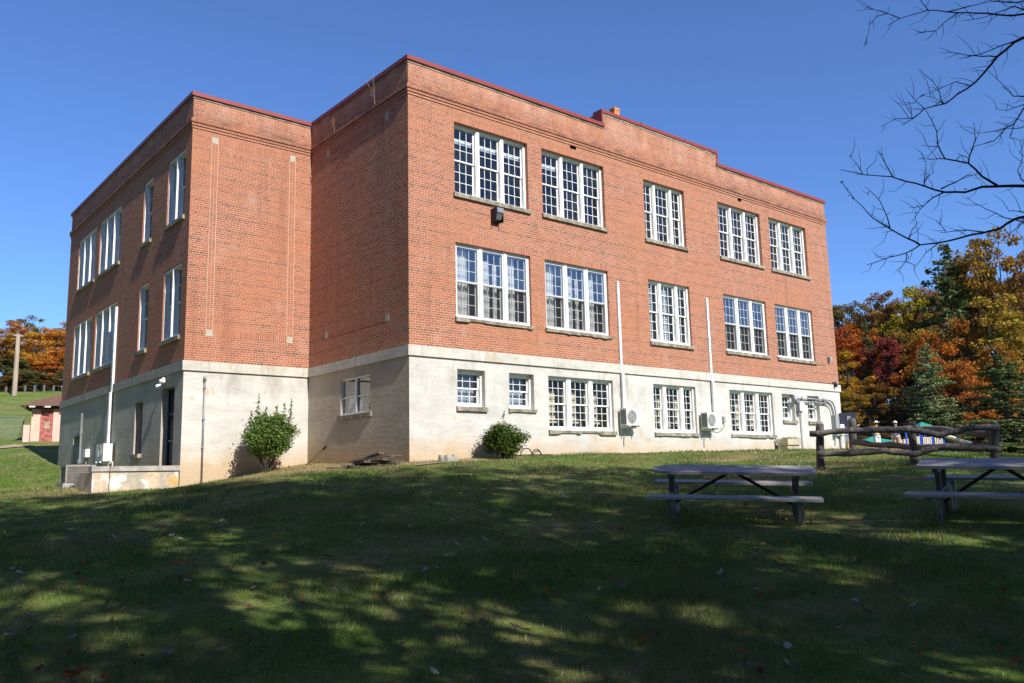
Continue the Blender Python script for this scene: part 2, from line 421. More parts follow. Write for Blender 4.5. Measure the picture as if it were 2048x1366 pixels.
def mat_ground():
    t = NT('lawn'); p = t.pos(); xyz = t.sep(p)
    n = t.noise(p, .45, 6, .62); n2 = t.noise(p, 3.2, 6, .7); n3 = t.noise(p, 26, 4, .7)
    g = t.mix(t.ramp(n2, [(.3, 0), (.7, 1)]), (.052, .095, .015), (.14, .225, .036))
    g = t.mix(t.math('MULTIPLY', t.ramp(n, [(.40, 0), (.62, 1)]), t.ramp(n2, [(.35, .15), (.62, .8)])), g, (.27, .21, .10))
    g = t.mix(.55, g, t.mix(1, g, t.ramp(n3, [(.3, .35), (.7, 1.6)]), 'MULTIPLY'))
    # trodden bare earth beside the walls and round the old stump
    def near(cx, cy, rx, ry, amp):
        dx = t.math('DIVIDE', t.math('SUBTRACT', xyz[0], cx), rx); dy = t.math('DIVIDE', t.math('SUBTRACT', xyz[1], cy), ry)
        r = t.math('SQRT', t.math('ADD', t.math('MULTIPLY', dx, dx), t.math('MULTIPLY', dy, dy)))
        return t.math('MULTIPLY', t.math('SUBTRACT', t.math('ADD', t.math('MULTIPLY', n2, 1.1), .55), r, clamp=True), amp, clamp=True)
    for q in ((-1.2, 3.2, 2.4, 4.0, 1.3), (1.2, -.6, 2.8, .9, 1.8), (-3.0, 4.6, 2.2, 2.0, 1.2), (-6.2, 6.6, 2.2, 2.4, 1.), (7.5, -4.8, 2.2, 1.0, 1.4), (5.2, -8.2, 3.5, 1.2, 1.0)):
        g = t.mix(near(*q), g, (.33, .235, .125))
    # leaf mould under the woods, its dark tone painting the dense shade there
    wd = t.math('MULTIPLY', t.math('SUBTRACT', t.math('ADD', t.math('MULTIPLY', xyz[0], .86), t.math('MULTIPLY', xyz[1], .5)), 64.), .15, clamp=True)
    wr = t.math('MULTIPLY', wd, t.math('GREATER_THAN', xyz[0], 40.))
    g = t.mix(wr, g, t.mix(n2, (.035, .026, .014), (.09, .055, .022)))
    return t.pbr(g, .95, 0, t.bump(t.math('ADD', n3, n2), .7, .05), .1)


def grid_axis(lo, hi, c0, c1, fine, far):
    a = list(np.arange(c0, c1 + 1e-6, fine)); s = fine; x = a[-1]
    while x < hi: s *= 1.16; x += s; a.append(x)
    s = fine; x = a[0]
    while x > lo: s *= 1.16; x -= s; a.insert(0, x)
    return np.array(a)


gx = grid_axis(-700, 700, -16, 26, .45, 0); gy = grid_axis(-700, 900, -24, 24, .45, 0)
X, Y = np.meshgrid(gx, gy); Z = hts(X, Y)
nx, ny = len(gx), len(gy)
me = bpy.data.meshes.new('ground')
me.vertices.add(nx * ny); me.vertices.foreach_set('co', np.stack([X, Y, Z], -1).ravel())
i, j = np.meshgrid(np.arange(nx - 1), np.arange(ny - 1)); b = (j * nx + i).ravel()
F = np.stack([b, b + 1, b + 1 + nx, b + nx], -1)
me.loops.add(F.size); me.loops.foreach_set('vertex_index', F.ravel()); me.polygons.add(len(F))
me.polygons.foreach_set('loop_start', np.arange(len(F)) * 4); me.polygons.foreach_set('loop_total', np.full(len(F), 4)); me.update(calc_edges=True)
me.polygons.foreach_set('use_smooth', [True] * len(F)); me.materials.append(mat_ground())
tag(bpy.data.objects.new('ground', me), 'mown grass lawn sloping up to the brick building', None, None, 'structure')
COL.objects.link(bpy.data.objects['ground'])


def strip(name, pts, w, mat, lift=.03):
    mb = MB(); P = [Vector((p[0], p[1], 0)) for p in pts]; Q = []
    for a, b in zip(P[:-1], P[1:]):
        n = max(2, int((b - a).length / .6)); Q += [a.lerp(b, k / n) for k in range(n)]
    Q.append(P[-1]); rows = []
    for i, q in enumerate(Q):
        t = (Q[min(i + 1, len(Q) - 1)] - Q[max(i - 1, 0)]).normalized(); nrm = Vector((-t.y, t.x, 0))
        row = []
        for k in range(4):
            c = q + nrm * w * (k / 3 - .5); row.append((c.x, c.y, h(c.x, c.y) + lift))
        rows.append(row)
    for a, b in zip(rows[:-1], rows[1:]):
        for k in range(3): mb.quad([a[k], a[k + 1], b[k + 1], b[k]])
    return tag(mb.build(name, mat, smooth=True), None, None, None, 'structure')


pav = plain('pale_pavement', (.55, .53, .50), .9, var=.2, scale=2)
pa, pb = at(1735, 907, 42), at(1990, 929, 44)
strip('path', [at(1600, 893, 50), pa, pb, at(2300, 935, 60)], 1.9, pav, .06)
pm = strip('mulch_bed', [at(1800, 905, 74), at(1990, 908, 78)], 14, plain('wood_mulch', (.42, .24, .12), .95, var=.5, scale=6, bump=.6)); pm['label'] = 'tan wood mulch under the play structure'
strip('concrete_strip', [(-.75, -1.45), (.2, -1.3), (.9, -1.35), (1.4, -1.2)], .2, plain('grey_kerb_concrete', (.24, .22, .20), .9, var=.3, scale=5), .035)
strip('track', [at(-900, 905, 40), at(-60, 900, 52), at(50, 890, 54)], 1.5, plain('tan_gravel', (.36, .29, .18), .95, var=.4, scale=5), .04)

# ------------------------------------------------------------------ school building
LA, D1, WW, LL = 22.592, 6.027, 4.048, 21.411
ZT, ZS, ZC, ZB = 8.318, 8.845, 7.636, -.298
XS1, XS2 = 8.16, 14.527
bld = empty('school_building', (0, 0, -3.2), 'large three storey red brick school building on a pale concrete basement storey', 'building')


class Wall:
    """a wall plane: origin o, horizontal unit u, outward normal n; coordinates (u, z, d) with d outward"""
    def __init__(s, o, u, n, usign=1):
        s.o, s.u, s.n = Vector(o), Vector(u), Vector(n)
        s.flip = s.u.cross(Vector((0, 0, 1))).dot(s.n) < 0

    def p(s, u, z, d=0.): q = s.o + s.u * u + s.n * d; return (q.x, q.y, z)

    def box(s, mb, u0, u1, z0, z1, d0, d1, mi=0):
        P = [s.p(u0, z0, d1), s.p(u1, z0, d1), s.p(u1, z0, d0), s.p(u0, z0, d0), s.p(u0, z1, d1), s.p(u1, z1, d1), s.p(u1, z1, d0), s.p(u0, z1, d0)]
        for q in ((0, 3, 2, 1), (4, 5, 6, 7), (0, 1, 5, 4), (1, 2, 6, 5), (2, 3, 7, 6), (3, 0, 4, 7)):
            qq = q[::-1] if s.flip else q
            mb.quad([P[i] for i in qq], mi=mi)
        return mb

    def face(s, mb, u0, u1, z0, z1, d=0., uv=None, mi=0):
        P = [s.p(u0, z0, d), s.p(u1, z0, d), s.p(u1, z1, d), s.p(u0, z1, d)]
        U = uv or [(u0, z0), (u1, z0), (u1, z1), (u0, z1)]
        if s.flip: P = P[::-1]; U = U[::-1]
        return mb.quad(P, U, mi)

    def sheet(s, u0, u1, z0, z1, holes=(), rev=.24):
        mb = MB()
        us = sorted({u0, u1, *[q for hh in holes for q in hh[:2] if u0 < q < u1]}); zs = sorted({z0, z1, *[q for hh in holes for q in hh[2:4] if z0 < q < z1]})
        for a, b in zip(us[:-1], us[1:]):
            for c, e in zip(zs[:-1], zs[1:]):
                mu, mz = (a + b) / 2, (c + e) / 2
                if any(hh[0] < mu < hh[1] and hh[2] < mz < hh[3] for hh in holes): continue
                s.face(mb, a, b, c, e)
        for (a, b, c, e) in holes:
            for (ua, za, ub, zb) in ((a, c, a, e), (b, e, b, c), (a, e, b, e), (b, c, a, c)):
                P = [s.p(ua, za, 0), s.p(ua, za, -rev), s.p(ub, zb, -rev), s.p(ub, zb, 0)]
                if ua == ub: U = [(ua, za), (ua + rev, za), (ub + rev, zb), (ub, zb)]
                else: U = [(ua, za), (ua, za + rev), (ub, zb + rev), (ub, zb)]
                if s.flip: P = P[::-1]; U = U[::-1]
                mb.quad(P, U)
        return mb


WA = Wall((0, 0, 0), (1, 0, 0), (0, -1, 0)); WB = Wall((0, D1, 0), (1, 0, 0), (0, -1, 0))
WP = Wall((0, 0, 0), (0, 1, 0), (-1, 0, 0)); WL = Wall((-WW, 0, 0), (0, 1, 0), (-1, 0, 0))
WR = Wall((LA, 0, 0), (0, 1, 0), (1, 0, 0)); WN = Wall((0, LL, 0), (1, 0, 0), (0, 1, 0))
T3, S3, T2, S2 = 6.915, 4.689, 3.179, .939
AX = [(1.628, 4.530), (5.142, 8.040), (10.098, 12.410), (14.480, 17.345), (17.984, 20.833)]
TB, SB, SBS = -.574, -2.262, -1.648
BW = [(5.143, 8.051), (10.097, 12.429), (14.488, 17.356)]
BS = [(1.631, 2.631), (3.558, 4.542), (18.024, 18.93), (19.921, 20.845)]
LN = [(6.52, 8.20), (9.76, 10.76), (13.48, 16.43), (16.98, 19.83)]
L3, L2 = (4.63, 6.85), (.83, 3.13)
ha = [(a, b, S3, T3) for a, b in AX] + [(a, b, S2, T2) for a, b in AX]
VENT = [(6.45, 6.75, 7.21, 7.42), (15.87, 16.15, 7.21, 7.42)]
WA.sheet(0, LA, 0, ZT - .0, ha + VENT).build('brick_wall', MAT['brick'], bld)
mb = MB(); WA.face(mb, XS1, XS2, ZT, ZS); WA.box(mb, XS1, XS2, ZT, ZS - .01, -.36, -.004); mb.build('raised_parapet', MAT['brick'], bld)
hb = [(a, b, SB, TB) for a, b in BW] + [(a, b, SBS, TB) for a, b in BS]
WA.sheet(0, LA, -4.6, 0, hb, .30).build('concrete_wall', MAT['conc'], bld)
WP.sheet(0, D1, 0, ZT).build('brick_wall', MAT['brick'], bld)
WP.sheet(0, D1, -4.6, 0, [(2.08, 3.84, -1.70, -.60)], .22).build('concrete_wall', MAT['stain'], bld)  # return-wall brown mixes stains with baked-in shade
WB.sheet(-WW, 0, 0, ZT).build('brick_wall', MAT['brick'], bld)
WB.sheet(-WW, 0, -4.9, 0).build('concrete_wall', MAT['conc'], bld)
hl = [(a, b, *L3) for a, b in LN] + [(a, b, *L2) for a, b in LN]
WL.sheet(D1, LL, 0, ZT, hl).build('brick_wall', MAT['brick'], bld)
LDOOR, LOPEN, LFAR = (6.75, 7.92, -3.70, -.70), (9.82, 10.66, -2.64, -.92), (17.85, 18.9, -3.1, -1.63)
WL.sheet(D1, LL, -4.9, 0, [LDOOR, LOPEN, LFAR], .30).build('concrete_wall', MAT['greyc'], bld)
for W_, a, b in ((WR, 0, LL), (WN, -WW, LA)):
    W_.sheet(a, b, 0, ZT).build('brick_wall', MAT['brick'], bld); W_.sheet(a, b, -4.6, 0).build('concrete_wall', MAT['conc'], bld)
# belt course, corbelled cornice, coping
bt = MB(); e = .055
WA.box(bt, -e, LA + e, ZB, -.002, -.02, e); WP.box(bt, .02, D1 - e, ZB, -.002, -.02, e); WB.box(bt, -WW - e, -e, ZB, -.002, -.02, e)
WR.box(bt, .02, LL + e, ZB, -.002, -.02, e)
bt.build('belt_course', MAT['belt'], bld, bevel=.008)
bt = MB(); WL.box(bt, D1 + .02, LL + e, ZB, -.002, -.02, e); bt.build('belt_course', MAT['greybelt'], bld)
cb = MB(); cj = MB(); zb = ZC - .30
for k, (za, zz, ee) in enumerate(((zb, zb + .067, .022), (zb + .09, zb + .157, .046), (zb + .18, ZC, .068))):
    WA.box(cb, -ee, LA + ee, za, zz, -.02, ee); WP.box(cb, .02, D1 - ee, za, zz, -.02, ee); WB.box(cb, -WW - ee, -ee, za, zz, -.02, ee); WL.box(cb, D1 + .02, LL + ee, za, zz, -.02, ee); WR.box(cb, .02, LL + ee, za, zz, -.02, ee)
    if k < 2: # recessed joint course between the corbels; near-black colour paints in their shadow lines
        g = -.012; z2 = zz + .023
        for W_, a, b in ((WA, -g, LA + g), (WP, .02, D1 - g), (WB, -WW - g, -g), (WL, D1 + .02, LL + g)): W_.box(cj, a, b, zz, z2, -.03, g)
cb.build('cornice', MAT['brick'], bld); cj.build('cornice_joint', plain('shadow_joint', (.045, .035, .03), .95, var=.5, scale=3), bld)
tl = MB(); th = .36
def coping(mb, z0, z1, out, tk):
    WA.box(mb, -out, XS1 - .02, z0, z1, -tk, out); WA.box(mb, XS2 + .02, LA + out, z0, z1, -tk, out)
    WP.box(mb, tk, D1 - out, z0, z1, -tk, out); WB.box(mb, -WW - out, tk * 0 - out, z0, z1, -tk, out)
    WL.box(mb, D1 + tk, LL + out, z0, z1, -tk, out); WR.box(mb, tk, LL - tk, z0, z1, -tk, out); WN.box(mb, -WW + tk, LA + out, z0, z1, -tk, out)
coping(tl, ZT + .001, ZT + .075, .018, th); WA.box(tl, XS1 - .005, XS2 + .005, ZS + .001, ZS + .07, -th, .018)
WA.box(tl, XS1 - .06, XS1 - .002, ZT + .076, ZS + .07, -th, .012); WA.box(tl, XS2 + .002, XS2 + .06, ZT + .076, ZS + .07, -th, .012)
tl.build('coping_tile', MAT['tan'], bld)
rd = MB(); coping(rd, ZT + .072, ZT + .20, .065, th + .03)
WA.box(rd, XS1 - .13, XS2 + .13, ZS + .071, ZS + .19, -th - .03, .05)
WA.box(rd, XS1 - .14, XS1 - .061, ZT + .201, ZS + .070, -1.15, .045); WA.box(rd, XS2 + .061, XS2 + .14, ZT + .201, ZS + .070, -th - .02, .045)
for k in range(1, 9):
    x = LA * k / 9; top = ZS + .071 if XS1 - .1 < x < XS2 + .1 else ZT + .076
    WA.box(rd, x, x + .03, top - .01, top + (.122 if top > ZT + .3 else .127), -.1, .0685)
for u in (1.4, 3.0, 4.6): WP.box(rd, u, u + .03, ZT + .066, ZT + .203, -.1, .0685)
for u in (-2.7, -1.35): WB.box(rd, u, u + .03, ZT + .066, ZT + .203, -.1, .0685)
rd.build('metal_coping', MAT['red'], bld, bevel=.012)
rf = MB(); rf.box(.36, LA - .36, .36, LL - .36, 7.55, 7.95); rf.box(-WW + .36, .36, D1 + .36, LL - .36, 7.55, 7.95); rf.build('roof', MAT['roof'], bld)
ch = MB(); ch.box(10.93, 11.22, 2.0, 2.25, 7.9, 10.55); ch.box(10.915, 11.235, 1.985, 2.265, 10.551, 10.64); ch.build('chimney', MAT['chim'], bld, bevel=.02)
MAT['mortar'] = plain('pale_mortar', (.60, .47, .34), .9, var=.2)
# soldier courses over the windows and the decorative panels
so = MB()
def sold(W_, u0, u1, z0, z1, d=.003): W_.face(so, u0, u1, z0, z1, d)
for a, b in AX:
    for z in (T3, T2): so = MB(); sold(WA, a, b, z, z + .205); so.build('soldier_course', MAT['soldier'], bld)
def panel(W_, u0, u1, z0, z1):
    s = .21
    for uu in (u0, u1):
        for zz in (z0, z1): W_.box(MB(), uu - s / 2, uu + s / 2, zz - s / 2, zz + s / 2, -.01, .005).build('corner_stone', MAT['stone'], bld)
    pn = MB()
    for zz in (z0, z1): W_.face(pn, u0 + s / 2, u1 - s / 2, zz - .1, zz + .1, .003)
    for uu in (u0, u1):
        a, b = uu - .1, uu + .1; c, e_ = z0 + s / 2, z1 - s / 2
        W_.face(pn, a, b, c, e_, .003, uv=[(c, -.11), (c, .11), (e_, .11), (e_, -.11)] if not W_.flip else [(c, .11), (c, -.11), (e_, -.11), (e_, .11)])
        for q in (a - .014, b - .006): W_.face(pn, q, q + .015, c, e_, .0045, mi=1)
    pn.build('brick_panel', [MAT['soldier'], MAT['mortar']], bld)
panel(WB, -3.325, -.69, .90, 7.08); panel(WP, 1.15, 4.82, .93, 7.04)
# vents
for (a, b, c, e_) in VENT:
    m_ = MB(); WA.face(m_, a, b, c, e_, -.2)
    for k in range(4): z0 = c + .02 + k * .05; WA.box(m_, a, b, z0, z0 + .012, -.12, -.06)
    for k in range(5): WA.box(m_, a + .02 + k * .06, a + .03 + k * .06, c, e_, -.058, -.05)
    m_.build('vent', MAT['dark'], bld)
# rooms behind the glass
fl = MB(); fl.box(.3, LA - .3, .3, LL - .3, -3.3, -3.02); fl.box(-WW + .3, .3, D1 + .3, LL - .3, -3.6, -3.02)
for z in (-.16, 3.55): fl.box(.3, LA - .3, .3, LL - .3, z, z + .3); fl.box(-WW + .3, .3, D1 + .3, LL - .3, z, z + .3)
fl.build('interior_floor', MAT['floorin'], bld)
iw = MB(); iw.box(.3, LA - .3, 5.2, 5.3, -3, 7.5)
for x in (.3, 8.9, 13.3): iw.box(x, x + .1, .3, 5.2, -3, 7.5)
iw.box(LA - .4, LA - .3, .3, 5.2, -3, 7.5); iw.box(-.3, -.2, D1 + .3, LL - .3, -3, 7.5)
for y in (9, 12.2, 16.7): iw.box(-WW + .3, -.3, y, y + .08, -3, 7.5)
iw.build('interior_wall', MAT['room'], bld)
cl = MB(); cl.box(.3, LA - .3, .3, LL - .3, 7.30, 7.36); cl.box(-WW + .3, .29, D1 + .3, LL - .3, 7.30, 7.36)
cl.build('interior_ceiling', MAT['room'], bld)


def sill(W_, u0, u1, z, parent, out=.075, broken=0, hgt=.135, seed=1):
    r = random.Random(seed); mb = MB(); a, b = u0 - .055, u1 + .055; n = max(4, int((b - a) / .14)); xs = [a + (b - a) * k / n for k in range(n + 1)]
    dr, od, run = [], [], 0.
    for k in range(n + 1):
        if broken and r.random() < .4: run = r.random() * .07 * broken
        dr.append(run if broken else r.random() * .004); od.append(-(run * .7) if broken else r.uniform(-.004, .004))
    top = [[W_.p(x, z, -.24), W_.p(x, z - .004, out * .6), W_.p(x, z - .012 - (.0 if not broken else dr[k] * .3), out + od[k] * .5), W_.p(x, z - hgt + dr[k], out + od[k]), W_.p(x, z - hgt + dr[k], -.01)] for k, x in enumerate(xs)]
    for k in range(n):
        for q in range(4):
            P = [top[k][q], top[k][q + 1], top[k + 1][q + 1], top[k + 1][q]]
            mb.quad(P if not W_.flip else P[::-1])
    mb.quad(top[0]); mb.quad(top[-1][::-1])
    return mb.build('sill', MAT['sill'], parent)


def sash(W_, u0, u1, z0, z1, d, cols, rows, parent, st=.042, mt=.0165, rail=None):
    mb = MB(); t = .035; rail = rail or st
    W_.box(mb, u0, u0 + st, z0, z1, d - t, d); W_.box(mb, u1 - st, u1, z0, z1, d - t, d)
    W_.box(mb, u0 + st, u1 - st, z0, z0 + rail, d - t, d); W_.box(mb, u0 + st, u1 - st, z1 - st, z1, d - t, d)
    iu0, iu1, iz0, iz1 = u0 + st, u1 - st, z0 + rail, z1 - st
    for k in range(1, cols): c = iu0 + (iu1 - iu0) * k / cols; W_.box(mb, c - mt / 2, c + mt / 2, iz0, iz1, d - t + .004, d - .004)
    for k in range(1, rows): c = iz0 + (iz1 - iz0) * k / rows; W_.box(mb, iu0, iu1, c - mt / 2, c + mt / 2, d - t + .006, d - .006)
    mb.build('sash', MAT['paint'], parent)
    return (iu0, iu1, iz0, iz1, d - t * .55)


def curtain(W_, u0, u1, z0, z1, d, parent, mat, waves=5, amp=.035):
    mb = MB(); n = max(8, int((u1 - u0) / .025)); rows = 4
    for k in range(n):
        for q in range(rows):
            P = []
            for kk, qq in ((k, q), (k + 1, q), (k + 1, q + 1), (k, q + 1)):
                f = kk / n; zf = qq / rows
                P.append(W_.p(u0 + (u1 - u0) * (f + .02 * math.sin(zf * 5) * f), z0 + (z1 - z0) * zf, d + amp * math.sin(f * waves * 6.283 + .6 * zf) * (1.15 - .5 * zf)))
            mb.quad(P)
    return mb.build('curtain', mat, parent, smooth=True)


def window(W_, u0, u1, z0, z1, nb, bays=None, cols=(3, 3, 3), rows=3, rec=.10, glass='glass', storm=False, cover=None, broken=0, seed=1, sillout=.075, jamb=.085, mul=.15, mid=.5, deep=.02, mt=.0165):
    mb = MB(); hd, ft = .075, .06
    W_.box(mb, u0, u0 + jamb, z0, z1, -rec - .13 - deep, -rec + .02); W_.box(mb, u1 - jamb, u1, z0, z1, -rec - .13 - deep, -rec + .02)
    W_.box(mb, u0 + jamb, u1 - jamb, z1 - hd, z1, -rec - .13 - deep, -rec + .02); W_.box(mb, u0 + jamb, u1 - jamb, z0, z0 + ft, -rec - .13 - deep, -rec + .045)
    iu0, iu1 = u0 + jamb, u1 - jamb; tot = iu1 - iu0 - (nb - 1) * mul
    bays = bays or [1 / nb] * nb; B = []; x = iu0
    for k in range(nb):
        B.append((x, x + tot * bays[k])); x += tot * bays[k]
        if k < nb - 1:
            W_.box(mb, x + .02, x + mul - .02, z0 + ft, z1 - hd, -rec - .13 - deep, -rec + .055); W_.box(mb, x, x + mul, z0 + ft, z1 - hd, -rec - .128 - deep, -rec + .018); x += mul
    wn = mb.build('window', MAT['paint'], bld, bevel=.006)
    gl = MB(); za, zz = z0 + ft, z1 - hd; zm = za + (zz - za) * mid
    for k, (a, b) in enumerate(B):
        for (q0, q1, d, rl) in ((zm - .02, zz, -rec - .035 - deep, None), (za, zm + .02, -rec - .072 - deep, .07)):
            g = sash(W_, a + .004, b - .004, q0, q1, d, cols[k], rows, wn, mt=mt, rail=rl)
            W_.face(gl, *g)
    gl.build('pane', MAT[glass], wn)
    if storm:
        sm, sg = MB(), MB()
        for (a, b) in B:
            d = -rec + .012; s = .028
            for q in (a, b - s): W_.box(sm, q, q + s, za, zz, d - .02, d)
            for q in (za, zm - .02, zz - s): W_.box(sm, a + s, b - s, q, q + s * (1.4 if q == zm - .02 else 1), d - .02, d)
            W_.face(sg, a + s, b - s, zm, zz, d - .008)
            W_.face(sg, a + s, b - s, za, zm, d - .012, mi=1)
        sm.build('storm_frame', MAT['galvw'], wn); sg.build('storm_pane', [MAT['storm'], MAT['screen']], wn)
    sill(W_, u0, u1, z0, wn, sillout, broken, seed=seed)
    for k, (a, b) in enumerate(B):
        w_ = b - a; ins = -rec - .24
        if cover == 'white':
            f = (.70, .55, .62)[k % 3]; curtain(W_, a - .03, a + w_ * f, za - .05, zz - .02 - .22 * (k % 2), ins, wn, MAT['curtain'], 5)
            if k == 1: curtain(W_, a + w_ * .75, a + w_ * .95, za - .05, zz - .3, ins - .03, wn, MAT['curtain'], 2)
        if cover == 'amber':
            curtain(W_, a + w_ * .72, b + .10, za - .05, zz + .05, ins - .25, wn, MAT['amber'], 4)
        if cover == 'board':
            m = MB(); W_.box(m, a + .03, b - .1 - .05 * k, za + .30, zz - .32, ins - .25, ins - .2); m.build('shade', MAT['shade'], wn)
            m = MB(); W_.box(m, a + .02, b - .08, za + .20, za + .26, ins - .22, ins - .16); m.build('window_ledge', MAT['shade'], wn)
        if cover == 'blind':
            m = MB(); nsl = int((zz - za) / .062); x1 = a + w_ * (.62, .66, .5)[k]
            for q in range(nsl):
                z = zz - .04 - q * .062; P = [W_.p(a - .02, z - .036, ins + .10), W_.p(x1, z - .036, ins + .10), W_.p(x1, z, ins + .08), W_.p(a - .02, z, ins + .08)]; m.quad(P)
            m.build('blind', MAT['blind'], wn)
        if cover == 'strip' or (cover == 'strip1' and k == 0):
            m = MB(); W_.box(m, a + .02, b - .02, zz - .47, zz - .34, -rec - .16, -rec - .145)
            for q in range(3): W_.box(m, a + w_ * (.2 + .3 * q), a + w_ * (.2 + .3 * q) + .012, zz - .34, zz - .26, ins - .02, ins)
            m.build('valance', MAT['curtain'], wn)
        if cover == 'lace':
            curtain(W_, a, b, za, zm + .02, ins - .02, wn, MAT['net'], 6, .012)
    return wn


MAT['net'] = plain('grey_net', (.36, .38, .40), .9, var=.2)
MAT['dim'] = mat_glass('basement_glass', 1.4, (.88, .9, .9), .02, 1., .8)
MAT['galvw'] = plain('white_aluminium', (.66, .67, .68), .4, .2, var=.08, scale=3, bump=.03)
t_ = NT('insect_screen'); tr_ = t_.n('ShaderNodeBsdfTransparent', i_Color=(.80, .80, .80, 1)); df_ = t_.n('ShaderNodeBsdfDiffuse', i_Color=(.11, .11, .11, 1)); mx_ = t_.n('ShaderNodeMixShader', i_0=.13)
t_.t.links.new(tr_.outputs[0], mx_.inputs[1]); t_.t.links.new(df_.outputs[0], mx_.inputs[2]); t_.t.links.new(mx_.outputs[0], t_.out.inputs[0]); MAT['screen'] = t_.m

N3 = [.29, .42, .29]
for k, (a, b) in enumerate(AX):
    nar = k == 2
    window(WA, a, b, S3, T3, 3, N3 if nar else None, (2, 3, 2) if nar else (3, 3, 3), 3, .15, cover={0: 'strip', 1: 'strip1'}.get(k), seed=10 + k, broken=0)
    window(WA, a, b, S2, T2, 3, N3 if nar else None, (2, 3, 2) if nar else (3, 3, 3), 3, .11, storm=not nar, cover=('white', 'white', 'blind', 'amber', 'amber')[k], seed=20 + k, broken=(1.0, .45, 0, .3, 0)[k], glass='clear' if not nar else 'glass')
for k, (a, b) in enumerate(BW):
    nar = k == 1
    window(WA, a, b, SB, TB, 3, N3 if nar else None, (2, 3, 2) if nar else (3, 3, 3), 3, .12, cover='board', seed=30 + k, broken=(.9, .3, .5)[k], glass='dim', storm=False, mul=.19, jamb=.065, mt=.015)
for k, (a, b) in enumerate(BS):
    window(WA, a, b, SBS, TB, 1, None, (3,), 2, .19, seed=40 + k, jamb=.05, cover='lace', broken=(0, .5, 0, 0)[k], glass='glass', storm=False, mid=.52)
for (z0, z1) in (L3, L2):
    for k, (a, b) in enumerate(LN):
        nb = (2, 1, 3, 3)[k]
        window(WL, a, b, z0, z1, nb, None, (1, 1, 1), 2, .05, seed=50 + k, glass='clear', mul=.13, jamb=.06, deep=.07)
# window on the shaded return: two lights with a horizontal bar
w1 = MB(); WP.box(w1, 2.08, 2.13, -1.70, -.60, -.13, -.03); WP.box(w1, 3.79, 3.84, -1.70, -.60, -.13, -.03); WP.box(w1, 2.13, 3.79, -.65, -.60, -.13, -.03); WP.box(w1, 2.13, 3.79, -1.70, -1.655, -.13, -.02)
WP.box(w1, 2.90, 2.98, -1.655, -.65, -.12, -.02)
for a, b in ((2.13, 2.90), (2.98, 3.79)): WP.box(w1, a, b, -1.20, -1.165, -.11, -.04)
w1o = w1.build('window', MAT['galvw'], bld)
g1 = MB(); WP.face(g1, 2.13, 2.90, -1.655, -.65, -.08); WP.face(g1, 2.98, 3.79, -1.655, -.65, -.08); g1.build('pane', MAT['storm'], w1o)
c1 = MB(); WP.face(c1, 2.2, 3.8, -1.16, -.62, -.30); c1.build('curtain', MAT['curtain'], w1o)
c2 = MB(); c2.quad([WP.p(3.76, -1.64, -.26), WP.p(3.0, -1.64, -.27), WP.p(3.0, -1.2, -.3)]); c2.quad([WP.p(3.76, -1.64, -.2), WP.p(3.74, -1.1, -.24), WP.p(3.3, -1.1, -.3)]); c2.build('curtain', MAT['curtain'], w1o)
sill(WP, 2.03, 3.92, -1.70, w1o, .052, 0, .14, 77)
# glazed double door, bricked-in opening and far door of the left side
dk = plain('navy_door_metal', (.035, .045, .075), .4, .3, var=.15)
dm = MB(); a, b, z0, z1 = LDOOR
for q in (a, (a + b) / 2 - .04, b - .08): WL.box(dm, q, q + .08, z0, -1.55, -.26, -.20)
WL.box(dm, a, b, -1.55, -1.45, -.26, -.19); WL.box(dm, a + .08, b - .08, z0, z0 + .28, -.25, -.205); WL.box(dm, a, b, z1 - .06, z1, -.26, -.19); WL.box(dm, a, a + .06, -1.45, z1, -.26, -.2); WL.box(dm, b - .06, b, -1.45, z1, -.26, -.2)
dr = dm.build('door', dk, bld)
dg = MB(); WL.face(dg, a + .06, b - .06, z0 + .28, z1 - .06, -.235); dg.build('door_pane', MAT['storm'], dr)
dh = MB(); WL.box(dh, (a + b) / 2 + .06, (a + b) / 2 + .09, -3.0, -1.7, -.19, -.165); WL.box(dh, (a + b) / 2 - .1, (a + b) / 2 + .28, -2.35, -2.32, -.17, -.14); dh.build('handle', MAT['galv'], dr)
ob = MB(); WL.face(ob, *LOPEN, -.22); ob.build('bricked_opening', plain('brown_infill', (.16, .085, .05), .9, var=.3, scale=5), bld); sill(WL, LOPEN[0], LOPEN[1], LOPEN[2], bld, .12, 0, .14, 5)
fd = MB(); WL.box(fd, LFAR[0], LFAR[1], LFAR[2], LFAR[3] - .35, -.28, -.24); fdo = fd.build('door', MAT['vinyl'], bld)
fg = MB(); WL.box(fg, LFAR[0] + .12, LFAR[1] - .35, -2.55, -2.05, -.245, -.232); WL.box(fg, LFAR[0], LFAR[1], LFAR[3] - .34, LFAR[3], -.28, -.25); fg.build('door_pane', MAT['dark'], fdo)
# joint between two pours of the basement wall and its flashing, right-hand end
sm = MB(); WA.box(sm, 19.02, LA + .03, -.02, .03, .002, .03); sm.build('flashing', MAT['dark'], bld)
# ------------------------------------------------------------------ things fixed to or leaning on the building
def line_duct(pts, W_, label, cat='pipe cover', wd=.10, dp=.075):
    """boxed white cover: list of (u, z) runs"""
    mb = MB()
    for (ua, z0, z1, off) in pts:
        W_.box(mb, ua - wd / 2, ua + wd / 2, z0, z1, off, off + dp)
        for z in np.arange(z0 + .5, z1 - .2, 1.1): W_.box(mb, ua - wd / 2 - .008, ua + wd / 2 + .008, z, z + .05, off, off + dp + .007)
    o = mb.build('line_cover', MAT['vinyl'], None, bevel=.012); return tag(o, label, cat, 'white refrigerant line covers')


